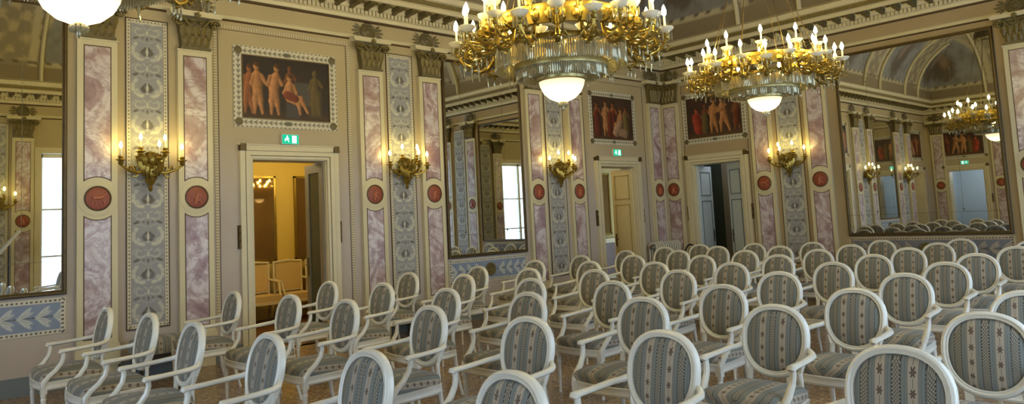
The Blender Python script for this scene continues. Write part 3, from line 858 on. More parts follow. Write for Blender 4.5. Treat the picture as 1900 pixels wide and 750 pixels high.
# ------------------------------------------------------------------ door casings
def casing(name, wl, a, hw, hinge=True):
    t = thing(name, None, None, at(wl, a), wl, kind='structure')
    o = MB(); H = DOOR_H; ow = hw + .172
    def frame(w0, w1, y, mi):
        o.box(-w1, -w0, y, 0, 0, H + w1 - hw, mi); o.box(w0, w1, y, 0, 0, H + w1 - hw, mi); o.box(-w0, w0, y, 0, H + w0 - hw, H + w1 - hw, mi)
    frame(hw, hw + .035, -.035, 0); frame(hw + .035, hw + .042, -.025, 1); frame(hw + .042, hw + .098, -.055, 0)
    frame(hw + .098, hw + .105, -.03, 1); frame(hw + .105, ow, -.045, 0)
    o.box(-ow - .02, ow + .02, -.065, 0, H + .172, H + .188, 0)
    o.box(-hw, -hw + .012, 0, TH, 0, H, 0); o.box(hw - .012, hw, 0, TH, 0, H, 0); o.box(-hw, hw, 0, TH, H - .012, H, 0)
    obj('door_casing', o, [M['offwhite'], M['brownline']], t, smooth=False)
    for sx in (-1, 1):
        c = MB(); c.box(sx * (ow - .035) - .04, sx * (ow - .035) + .04, -.072, 0, H + .10, H + .19)
        obj('corner_block', c, M['frame'], t, smooth=False)
        k = MB()
        for z in (1.43, 1.53, 1.63): k.lathe([(0, -.05), (.018, -.045), (.018, .035), (.010, .045), (0, .05)], 8, (sx * (ow + .012), -.03, z))
        k.box(sx * (ow + .012) - .022, sx * (ow + .012) + .022, -.02, 0, 1.38, 1.68)
        obj('hinge', k, M['frame'], t)
    return t
d1 = casing('door_1', LEFT, DOORS_L[1], DOOR_HW)
d2 = casing('door_2', LEFT, DOORS_L[0], DOOR_HW)
d3 = casing('door_3', BACK, DOOR_B, DOOR_BHW)
d4 = casing('door_4', LEFT, DOORS_L[2], DOOR_HW)
d5 = casing('door_5', REAR, DOOR_B, DOOR_BHW)
def door_leaf(parent, hinge_x, y, wd, ang, mats, glass=None, side=1, h=2.5, handle=True, panels=True):
    """leaf hinged at local (hinge_x, y), running by wd towards -X*side when closed, swung by ang about the hinge"""
    lf = MB()
    lf.box(0, wd, -.02, .02, .01, h)
    if glass:
        lf = MB()
        lf.box(0, .10, -.02, .02, .01, h); lf.box(wd - .10, wd, -.02, .02, .01, h); lf.box(.1, wd - .1, -.02, .02, .01, .22); lf.box(.1, wd - .1, -.02, .02, h - .12, h)
    o = obj('door_leaf', lf, mats[0], parent, (hinge_x, y, 0), None, smooth=False)
    o.rotation_euler = (0, 0, (PI - ang) if side > 0 else ang)
    if glass:
        g = MB(); g.box(.1, wd - .1, -.005, .005, .22, h - .12); obj('glass_pane', g, glass, o, smooth=False)
    elif panels:
        p = MB()
        for z0, z1 in ((.15, .62), (.72, 1.78), (1.88, h - .12)):
            for sgn in (-1, 1):
                yy = sgn * .021
                for (xa, xb, za, zb) in ((.07, wd - .07, z0, z0 + .02), (.07, wd - .07, z1 - .02, z1), (.07, .09, z0, z1), (wd - .09, wd - .07, z0, z1)):
                    p.box(xa, xb, min(yy, yy * 1.3), max(yy, yy * 1.3), za, zb)
        obj('panel_moulding', p, mats[1], o, smooth=False)
    if handle:
        hd = MB()
        for sgn in (-1, 1):
            hd.box(wd - .075, wd - .035, min(sgn * .02, sgn * .026), max(sgn * .02, sgn * .026), .92, 1.18)
            hd.tube([(wd - .055, sgn * .026, 1.08), (wd - .055, sgn * .06, 1.08), (wd - .09, sgn * .066, 1.08), (wd - .15, sgn * .062, 1.075)], .009, 6)
        obj('door_handle', hd, M['frame'], o)
    return o
# in the casing's frame local +Y goes through the wall into the next room
door_leaf(d1, DOOR_HW - .02, .06, .50, math.radians(90), [M['doorgrey'], M['offwhite']], M['darkglass'])
door_leaf(d2, DOOR_HW - .02, .06, .52, math.radians(90), [M['ivory'], M['tan']])
door_leaf(d3, -DOOR_BHW + .035, .06, .52, math.radians(91), [M['bluewhite'], M['bluewhite2']], side=-1)
door_leaf(d3, DOOR_BHW - .02, .08, .50, math.radians(27), [M['bluewhite'], M['bluewhite2']])

# ------------------------------------------------------------------ windows
def window(n, wl, a, hw, z0, z1):
    t = thing('window_%d' % n, None, None, at(wl, a), wl, kind='structure')
    o = MB()
    for sx in (-1, 1):
        o.box(min(sx * hw, sx * (hw - .07)), max(sx * hw, sx * (hw - .07)), .2, .28, z0, z1)
    o.box(-hw, hw, .2, .28, z0, z0 + .1); o.box(-hw, hw, .2, .28, z1 - .08, z1); o.box(-.05, .05, .2, .28, z0, z1)
    for z in (z0 + (z1 - z0) * .3, z0 + (z1 - z0) * .62): o.box(-hw, hw, .215, .265, z - .022, z + .022)
    obj('window_frame', o, M['white'], t, smooth=False)
    g = MB(); g.add([(-hw, .24, z0), (hw, .24, z0), (hw, .24, z1), (-hw, .24, z1)], [(0, 1, 2, 3)])
    obj('glass_pane', g, M['pane'], t, smooth=False)
    c = MB()
    for sx in (-1, 1): c.box(min(sx * hw, sx * (hw + .13)), max(sx * hw, sx * (hw + .13)), -.04, 0, z0, z1 + .13)
    c.box(-hw, hw, -.04, 0, z1, z1 + .13)
    obj('window_casing', c, M['offwhite'], t, smooth=False)
    L = bpy.data.lights.new('daylight_%d' % n, 'AREA'); L.shape = 'RECTANGLE'; L.size = 2 * hw; L.size_y = z1 - z0
    L.cycles.is_portal = True
    lo = bpy.data.objects.new('daylight_%d' % n, L); COL.objects.link(lo)
    p = Vector(at(wl, a, (z0 + z1) / 2, -.31)); lo.location = p
    lo.rotation_euler = (PI / 2, 0, wl + PI) if False else (PI / 2, 0, wl)
    # area lamps shine along local -Z; after the X turn that is world +Y, so turn it to face into the room
    lo.rotation_euler = (PI / 2, 0, wl + PI)
for i, (y, h) in enumerate(WIN_R): window(i + 1, RIGHT, y, h, .25, 3.55)
window(5, REAR, 4.9, 1.3, .25, 3.9)

# ------------------------------------------------------------------ mirrors
def mirror(wl, a, w, label):
    t = thing('wall_mirror', label, 'mirror', at(wl, a, 1.013, .002), wl)
    h = 3.216; fw_ = .05
    o = MB(); prof = [(0, 0), (0, -.035), (.012, -.05), (.03, -.05), (.038, -.03), (.05, -.026), (.05, 0)]
    for i in range(4): pass
    cor = [(-w / 2, 0, 1, 1), (w / 2, 0, -1, 1), (w / 2, h, -1, -1), (-w / 2, h, 1, -1)]
    K = len(prof); vs = []
    for cx, cz, sx, sz in cor:
        for p, y in prof: vs.append((cx + sx * p, y, cz + sz * p))
    fs = []
    for i in range(4):
        j = (i + 1) % 4
        for k in range(K - 1): fs.append((i * K + k, j * K + k, j * K + k + 1, i * K + k + 1))
    o.add(vs, fs); obj('mirror_frame', o, M['frame'], t, smooth=False)
    g = MB(); b = fw_ - .004
    g.box(-w / 2 + b, w / 2 - b, -.022, -.004, b, h - b); obj('mirror_glass', g, M['mirror'], t, smooth=False)
    s = MB()
    for x in (-w * .29, w * .24):
        s.box(x - .0022, x + .0022, -.0235, -.02, .36, h - b)
        for z in (h - .55, .40): s.lathe([(.014, 0), (.012, .008), (0, .012)], 10, (x, -.022, z), 0, 'y')
    s.box(-w / 2 + b, w / 2 - b, -.0235, -.02, .358, .363)
    obj('seam', s, M['bronze'], t)
    # painted frieze below belongs to the wall
    global NTRIM
    NTRIM += 1
    fz = painted_panel('frieze', w - .02, .37, .0065, fn_frieze_tan if wl == BACK else fn_frieze, M['painted'])
    f_ = tag(obj('trim_%d' % NTRIM, fz, None, None, at(wl, a, .605, .012), wl), kind='structure')
    bk = MB(); bk.box(-w / 2, w / 2, .004, .012, -.006, .376); obj('frieze_edge', bk, M['cream'], f_, smooth=False)
    ro = MB()
    ro.lathe([(.105, 0), (.105, .02), (.08, .03), (.06, .018), (0, .022)], 22, (0, 0, .185), 0, 'y')
    for k in range(14):
        q = 2 * PI * k / 14
        ro.lathe([(0, -.01), (.022, .004), (.014, .02), (0, .026)], 6, (.085 * math.cos(q), -.018, .185 + .085 * math.sin(q)), 0, 'y')
    for k in range(8):
        q = 2 * PI * k / 8
        ro.lathe([(0, 0), (.018, .01), (0, .026)], 6, (.04 * math.cos(q), -.018, .185 + .04 * math.sin(q)), 0, 'y')
    obj('rosette', ro, M['olive'], f_)
mirror(LEFT, -12.23, 1.64 + .0, 'tall framed wall mirror at left edge, reflecting the bright window')
mirror(LEFT, -5.21, 1.74, 'tall narrow wall mirror behind the middle chandelier, over a blue leaf frieze')
mirror(BACK, 4.912, 2.43, 'wide wall mirror at right, reflecting chairs, a chandelier and a doorway')

# ------------------------------------------------------------------ paintings
ME_BORDER = painted_panel('painted_border', 1.51, 1.08, .007, fn_border, M['painted'])
def painting(wl, a, w, fn, label, zc=3.492):
    t = thing('painting', label, 'painting', at(wl, a, zc, .003), wl)
    hw, hh = w / 2, .408
    if w > 1.24: o = obj('painted_border', ME_BORDER, None, t, (0, -.012, -.54))
    else: o = obj('painted_border', painted_panel('painted_border', w + .255, 1.08, .007, fn_border, M['painted']), None, t, (0, -.012, -.54))
    bk = MB(); bk.box(-hw - .125, hw + .125, -.0115, 0, -.538, .538); obj('backing', bk, M['cream'], t, smooth=False)
    me = painted_panel('canvas', w, .816, .0075, fn, M['canvas'])
    obj('canvas', me, None, t, (0, -.0135, -.408))
    fr = MB()
    for x0, x1, z0, z1 in ((-hw - .012, -hw, -hh - .012, hh + .012), (hw, hw + .012, -hh - .012, hh + .012), (-hw, hw, hh, hh + .012), (-hw, hw, -hh - .012, -hh)):
        fr.box(x0, x1, -.022, -.011, z0, z1)
    obj('inner_frame', fr, M['frame'], t, smooth=False)
    for sx in (-1, 1):
        for sz in (-1, 1):
            c = MB(); c.lathe([(.052, 0), (.052, .008), (.04, .014), (.02, .010), (0, .018)], 18, (sx * (hw + .062), -.012, sz * .472), 0, 'y')
            obj('corner_boss', c, M['bronze'], t)
    return t
painting(LEFT, -8.753, 1.25, fn_canvas1, 'dark painting of standing and seated nude figures above the leftmost doorway')
painting(LEFT, -1.755, 1.22, fn_canvas2, 'dark painting of robed figures above the second doorway, left of the corner')
painting(BACK, 1.215, 1.21, fn_canvas3, 'dark painting of dancing figures above the third doorway, right of the corner')
painting(REAR, DOOR_B, 1.21, fn_canvas3, 'dark painting seen reflected in the wide mirror, above the reflected doorway')
painting(LEFT, DOORS_L[2], 1.21, fn_canvas2, 'dark painting seen reflected in the wide mirror, nearest the reflected corner')

# ------------------------------------------------------------------ exit signs
def exit_sign(wl, a, label):
    t = thing('exit_sign', label, 'sign', at(wl, a, 2.745, .05), wl)
    hw, h = .118, .125
    b = MB(); b.box(-hw - .008, hw + .008, 0, .045, -.006, h + .006); obj('housing', b, M['radiator'], t, smooth=False)
    g = MB(); g.box(-hw, hw, -.006, 0, 0, h); obj('green_panel', g, M['greenlit'], t, smooth=False)
    k = MB()
    k.poly([(.02, .012), (.085, .012), (.085, .112), (.02, .112)], -.010, -.006)      # doorway
    obj('door_symbol', k, M['whitelit'], t, smooth=False)
    k = MB()   # running figure
    k.lathe([(.012, 0), (.012, .004), (0, .004)], 12, (-.05, -.006, .1), 0, 'y')
    for p in ([(-.062, .086), (-.044, .09), (-.038, .052), (-.058, .05)], [(-.06, .056), (-.085, .03), (-.093, .036), (-.064, .068)], [(-.052, .052), (-.038, .056), (-.022, .032), (-.03, .018), (-.036, .034)],
              [(-.060, .084), (-.09, .066), (-.086, .058), (-.056, .074)], [(-.046, .088), (-.02, .066), (-.026, .06), (-.048, .074)]):
        area = sum(p[i][0] * p[(i + 1) % len(p)][1] - p[(i + 1) % len(p)][0] * p[i][1] for i in range(len(p)))
        k.poly(p if area > 0 else p[::-1], -.010, -.006)
    obj('running_figure', k, M['whitelit'], t, smooth=False)
exit_sign(LEFT, -8.744, 'green lit exit sign over the leftmost doorway')
exit_sign(LEFT, -1.72, 'green lit exit sign over the second doorway, left of the corner')
exit_sign(REAR, DOOR_B, 'green lit exit sign seen in the wide mirror')

# ------------------------------------------------------------------ sconces
def flame_parts(parent, p, hc=.085, hs=1.0, fm='flame'):
    c = MB(); c.lathe([(.0105, 0), (.0105, hc), (0, hc)], 8, p); cd = obj('candle', c, M['candle'], parent)
    fl = MB(); z = p[2] + hc
    fl.lathe([(0, 0), (.012 * hs, .012 * hs), (.0155 * hs, .028 * hs), (.009 * hs, .05 * hs), (0, .068 * hs)], 8, (p[0], p[1], z))
    obj('flame_bulb', fl, M[fm], parent)
def make_sconce():
    t = thing('wall_sconce', None, 'sconce')
    b = MB()
    b.lathe([(0, -.345), (.012, -.33), (.022, -.30), (.012, -.275), (.035, -.24), (.05, -.19), (.03, -.15), (.062, -.10), (.075, -.04), (.045, .01), (.06, .05), (.03, .09), (.04, .12), (0, .14)], 12, (0, -.10, 0))
    b.lathe([(.075, 0), (.07, .03), (.03, .05), (0, .05)], 14, (0, 0, -.05), 0, 'y')
    for k in range(7):
        a = -1.3 + 2.6 * k / 6
        leaf(b, .05 * math.sin(a) * 1.6, -.22 + .03 * abs(k - 3), .03, .17, -.11 - .04 * math.cos(a), .05, 0)
    for k in range(9):
        a = -1.5 + 3.0 * k / 8
        s_ = len(b.v); leaf(b, 0, 0, .034, .15, 0, .10, 0)
        b.xform(Matrix.Translation((.085 * math.sin(a), -.10 - .075 * math.cos(a), -.05 + .03 * (k % 2))) @ Matrix.Rotation(a, 4, 'Z'), s_)
    for sx in (-1, 1): b.tube([(sx * .03, -.1, -.1), (sx * .11, -.1, -.13), (sx * .13, -.1, -.05), (sx * .08, -.1, -.03), (sx * .09, -.1, -.075)], .014, 6)
    b.v = [(x_ * 1.35, -.10 + (y_ + .10) * 1.25 if y_ < -.06 else y_, z_) for x_, y_, z_ in b.v]
    for k in range(10):
        q = 2 * PI * k / 10
        b.tube([(.05 * math.cos(q), -.11 + .05 * math.sin(q), .0), (.12 * math.cos(q), -.11 + .07 * math.sin(q), .02), (.14 * math.cos(q), -.11 + .08 * math.sin(q), .08), (.10 * math.cos(q), -.11 + .06 * math.sin(q), .10)], [.014, .016, .013, .006], 6)
        b.lathe([(0, -.03), (.024, -.01), (.02, .014), (0, .03)], 6, (.10 * math.cos(q + .3), -.11 + .06 * math.sin(q + .3), -.085))
    obj('body', b, M['gold'], t)
    for x, d, z in ((-.34, .17, .0), (.34, .17, .0), (-.135, .20, .10), (.135, .20, .10), (0, .42, .0)):
        a = MB()
        mid = (x * .5, -.10 - (d - .1) * .45)
        a.tube([(x * .08, -.12, -.08), (x * .3, -.10 - (d - .1) * .3, -.115), mid + (-.12 + z * .4,), (x * .8, -.1 - (d - .1) * .85, -.085 + z), (x, -d, -.03 + z), (x, -d, .01 + z)], [.014, .018, .018, .016, .013, .011], 7)
        a.tube([(x * .55, mid[1], -.10 + z * .5), (x * .62, mid[1] - .01, -.05 + z * .7), (x * .7, mid[1] - .01, -.045 + z * .8), (x * .7, mid[1], -.075 + z * .8)], .012, 6)
        a.tube([(x * .4, mid[1] + .01, -.12 + z * .3), (x * .5, mid[1], -.165 + z * .3), (x * .62, mid[1], -.16 + z * .5), (x * .6, mid[1], -.13 + z * .5)], [.012, .013, .010, .006], 6)
        a.lathe([(0, -.05), (.02, -.035), (.028, -.015), (.018, 0), (.036, .012), (.056, .020), (.054, .028), (.024, .028), (.022, .04), (.032, .055), (.024, .07), (0, .07)], 12, (x, -d, z))
        for k in range(4):
            q = PI / 2 * k
            a.lathe([(0, 0), (.014, .008), (0, .03)], 5, (x + .022 * math.cos(q), -d + .022 * math.sin(q), z - .022))
        ar = obj('arm', a, M['gold'], t)
        flame_parts(ar, (x, -d, z + .068), fm='flame2', hs=1.25)
    return t
SCZ = 2.455
sc_specs = [(LEFT, -10.56, 'gilt five-light sconce left of the leftmost doorway, between marble pilasters'),
            (LEFT, -6.895, 'gilt five-light sconce between the leftmost doorway and the narrow mirror'),
            (LEFT, -3.485, 'gilt five-light sconce between the narrow mirror and the second doorway'),
            (BACK, 2.76, 'gilt five-light sconce between the third doorway and the wide mirror'),
            (LEFT, -13.9, 'gilt five-light sconce beyond left edge, seen only in the wide mirror'),
            (RIGHT, -10.72, 'gilt five-light sconce on the window wall, seen in the left-edge mirror')]
s0 = make_sconce()
for i, (wl, a, lb) in enumerate(sc_specs):
    s = s0 if i == 0 else copy_tree(s0)
    s.location = at(wl, a, SCZ, .012); s.rotation_euler = (0, 0, wl)
    tag(s, lb, 'sconce', 'gilt wall sconces')

# ------------------------------------------------------------------ chandeliers
def ring_mesh(mb, r, z, wr, wz, n=48, mi=0):
    mb.lathe([(r - wr, z - wz), (r + wr, z - wz), (r + wr * 1.2, z), (r + wr, z + wz), (r - wr, z + wz), (r - wr, z - wz)], n, (0, 0, 0), mi)
def fringe(mb, r, z0, z1, n, w=.011):
    for k in range(n):
        a = 2 * PI * (k + .5) / n; s = len(mb.v)
        L = z1 - z0
        vs = [(-w, 0, z1), (0, -w * .6, z1), (w, 0, z1), (0, w * .6, z1), (-w * .9, 0, z0 + L * .12), (0, -w * .6, z0 + L * .12), (w * .9, 0, z0 + L * .12), (0, w * .6, z0 + L * .12), (0, 0, z0)]
        mb.add(vs, [(0, 1, 5, 4), (1, 2, 6, 5), (2, 3, 7, 6), (3, 0, 4, 7), (4, 5, 8), (5, 6, 8), (6, 7, 8), (7, 4, 8)])
        mb.xform(Matrix.Rotation(a, 4, 'Z') @ Matrix.Translation((0, -r, 0)), s)
def make_chandelier():
    t = thing('chandelier', None, 'chandelier')          # origin at the foot of the glass bowl
    b = MB(); b.lathe([(0, 0), (.05, .004), (.11, .028), (.16, .07), (.188, .12), (.20, .165), (.196, .17), (.18, .12)], 32); obj('glass_bowl', b, M['bowl'], t)
    p = MB(); p.lathe([(0, -.02), (.02, -.018), (.03, -.005), (.018, .01), (0, .012)], 14); pd = obj('finial', p, M['goldring'], t)
    q = MB()  # separate crystal drops hung round the finial, in one mesh
    for k in range(12):
        a = 2 * PI * k / 12
        q.lathe([(0, -.045), (.011, -.03), (.009, -.014), (0, -.006)], 5, (.038 * math.cos(a), .038 * math.sin(a), 0))
    q.lathe([(0, -.075), (.014, -.055), (.012, -.03), (0, -.02)], 8)
    tag(obj('crystal_fringe', q, M['crystal'], pd), kind='stuff')
    r = MB()
    r.lathe([(.198, .155), (.218, .165), (.222, .185), (.25, .195), (.27, .215), (.275, .235), (.25, .245), (.2, .245)], 40)
    obj('bowl_rim', r, M['goldring'], t)
    c = MB(); fringe(c, .385, .17, .25, 130, .0075); fringe(c, .325, .165, .235, 100, .007); tag(obj('crystal_fringe', c, M['crystal'], t), kind='stuff')
    r = MB(); ring_mesh(r, .385, .268, .018, .024); ring_mesh(r, .325, .245, .01, .012)
    for k in range(8):
        a = 2 * PI * k / 8; r.tube([(.27 * math.cos(a), .27 * math.sin(a), .23), (.385 * math.cos(a), .385 * math.sin(a), .28), (.565 * math.cos(a), .565 * math.sin(a), .41), (.66 * math.cos(a), .66 * math.sin(a), .50)], .009, 6)
    obj('inner_ring', r, M['goldring'], t)
    c = MB(); fringe(c, .565, .245, .39, 180, .008); fringe(c, .49, .255, .37, 140, .008); tag(obj('crystal_fringe', c, M['crystal'], t), kind='stuff')
    r = MB(); ring_mesh(r, .565, .405, .014, .018, 60); ring_mesh(r, .66, .52, .02, .05, 60); ring_mesh(r, .62, .60, .015, .02, 60)
    for k in range(40):
        a = 2 * PI * k / 40
        r.lathe([(0, -.045), (.03, -.02), (.034, .015), (.016, .045), (0, .055)], 6, (.685 * math.cos(a), .685 * math.sin(a), .525))
    obj('outer_ring', r, M['gold'], t)
    # lower arms: scrolls with dish, candle and bulb
    NA = 20
    for k in range(NA):
        th = 2 * PI * (k + .3) / NA; R = .90 if k % 2 == 0 else .82; dz = 0 if k % 2 == 0 else .055
        Mx = Matrix.Rotation(th, 4, 'Z')
        a = MB()
        a.tube([(.60, 0, .52), (.63, 0, .38), (.69, 0, .28), (.77, 0, .25), (.84, 0, .30), (R - .01, 0, .40), (R, 0, .50 + dz)], [(.016, .016), (.020, .022), (.026, .026), (.026, .026), (.022, .022), (.016, .016), .012], 8, up=(0, 1, 0))
        a.tube([(.63, 0, .46), (.70, .0, .40), (.77, 0, .41), (.79, 0, .46), (.75, 0, .49), (.72, 0, .46)], [.014, .018, .017, .014, .011, .007], 6, up=(0, 1, 0))
        a.tube([(.86, 0, .33), (.90, 0, .30), (.93, 0, .34), (.90, 0, .37)], [.012, .012, .010, .006], 6, up=(0, 1, 0))
        for sy in (-1, 1):
            a.tube([(.66, sy * .02, .36), (.72, sy * .055, .30), (.79, sy * .065, .31), (.81, sy * .055, .35), (.78, sy * .045, .37)], [.009, .014, .014, .010, .006], 6)
            a.tube([(.64, sy * .02, .52), (.70, sy * .05, .50), (.77, sy * .06, .52), (.78, sy * .05, .56), (.74, sy * .04, .565)], [.010, .013, .013, .010, .006], 6)
            a.tube([(.80, sy * .01, .42), (.84, sy * .035, .44), (.86, sy * .03, .49), (.83, sy * .02, .50)], [.008, .011, .010, .005], 6)
        for rr_, zz_ in ((.70, .245), (.77, .215), (.84, .265)):
            a.lathe([(0, -.028), (.014, -.012), (.018, .006), (0, .02)], 6, (rr_, 0, zz_ + .01))
        a.v = [(x_, y_, .31 + (z_ - .25) * .62) for x_, y_, z_ in a.v]
        a.lathe([(0, -.03), (.02, -.02), (.028, 0), (.016, .012), (.022, .03), (0, .03)], 10, (R, 0, .452 + dz))
        a.xform(Mx)
        arm = obj('arm', a, M['gold'], t)
        d = MB(); d.lathe([(.012, -.016), (.035, -.012), (.062, .010), (.072, .026), (.070, .028), (.056, .012), (.03, .002), (.012, .002)], 16, (R, 0, .489 + dz)); d.xform(Mx); obj('drip_dish', d, M['dish'], arm)
        g = MB()  # single crystal drops under dish and scroll, joined in one mesh
        for j in range(6):
            q = 2 * PI * j / 6; g.lathe([(0, -.085), (.007, -.065), (.006, -.02), (0, -.005)], 5, (R + .052 * math.cos(q), .052 * math.sin(q), .489 + dz))
        for j in range(3):
            g.lathe([(0, -.09), (.008, -.065), (.006, -.02), (0, -.005)], 5, (.72 + .06 * j, .02 * (j - 1), .315))
        g.xform(Mx); tag(obj('crystal_fringe', g, M['crystal'], arm), kind='stuff')
        pos = Mx @ Vector((R, 0, .491 + dz)); flame_parts(arm, tuple(pos), .11, 1.4)
    for k in range(10):
        th = 2 * PI * (k + .1) / 10; R = .64; Mx = Matrix.Rotation(th, 4, 'Z')
        a = MB()
        a.tube([(.60, 0, .58), (.67, 0, .62), (.67, 0, .67), (R, 0, .69)], [.016, .018, .014, .012], 7, up=(0, 1, 0))
        a.lathe([(.014, .56), (.03, .60), (.018, .64), (.03, .68), (.016, .67), (.024, .695), (0, .70)], 10, (R, 0, 0))
        a.xform(Mx); arm = obj('arm', a, M['gold'], t)
        d = MB(); d.lathe([(.012, -.016), (.035, -.012), (.060, .010), (.070, .026), (.068, .028), (.054, .012), (.03, .002), (.012, .002)], 16, (R, 0, .705)); d.xform(Mx); obj('drip_dish', d, M['dish'], arm)
        g = MB()  # six crystal drops round the upper dish, one mesh
        for j in range(6):
            q = 2 * PI * j / 6; g.lathe([(0, -.085), (.007, -.065), (.006, -.02), (0, -.005)], 5, (R + .05 * math.cos(q), .05 * math.sin(q), .705))
        g.xform(Mx); tag(obj('crystal_fringe', g, M['crystal'], arm), kind='stuff')
        pos = Mx @ Vector((R, 0, .707)); flame_parts(arm, tuple(pos), .125, 1.4)
    # suspension: crown, chains and rod
    r = MB(); r.lathe([(.10, 2.20), (.20, 2.22), (.22, 2.30), (.20, 2.36), (.05, 2.40), (0, 2.40)], 24); ring_mesh(r, .21, 2.24, .014, .03, 30)
    cr = obj('crown', r, M['bronze'], t)
    g = MB(); fringe(g, .21, 2.10, 2.21, 36, .011); tag(obj('crystal_fringe', g, M['crystal'], cr), kind='stuff')
    c = MB()
    for k in range(8):
        th = 2 * PI * k / 8
        c.tube([(.62 * math.cos(th), .62 * math.sin(th), .62), (.38 * math.cos(th), .38 * math.sin(th), 1.4), (.19 * math.cos(th), .19 * math.sin(th), 2.24)], .004, 5)
    obj('chain', c, M['frame'], t)
    return t, r
CH0, _ = make_chandelier()
ch = [(4.876, -8.59, 2.60, 'large crystal chandelier at top centre, its tall candles cut by the frame'),
      (4.876, -4.97, 2.745, 'smaller-looking farther crystal chandelier hanging before the right-hand wall and wide mirror'),
      (4.876, -12.38, 2.745, 'chandelier cut off at upper left, only its glowing bowl showing')]
for i, (x, y, z, lb) in enumerate(ch):
    c = CH0 if i == 0 else copy_tree(CH0)
    c.location = (x, y, z); c.rotation_euler = (0, 0, (.0, .12, .2)[i]); c.scale = ((1.02, 1.02, 1.15), (1, 1, 1), (1.05, 1.05, 1.08))[i]; tag(c, lb, 'chandelier', 'crystal chandeliers')
    rd = MB(); rd.tube([(0, 0, 2.39), (0, 0, (ZC1 - z) / c.scale[2])], .018, 8)
    obj('rod', rd, M['bronze'], c)

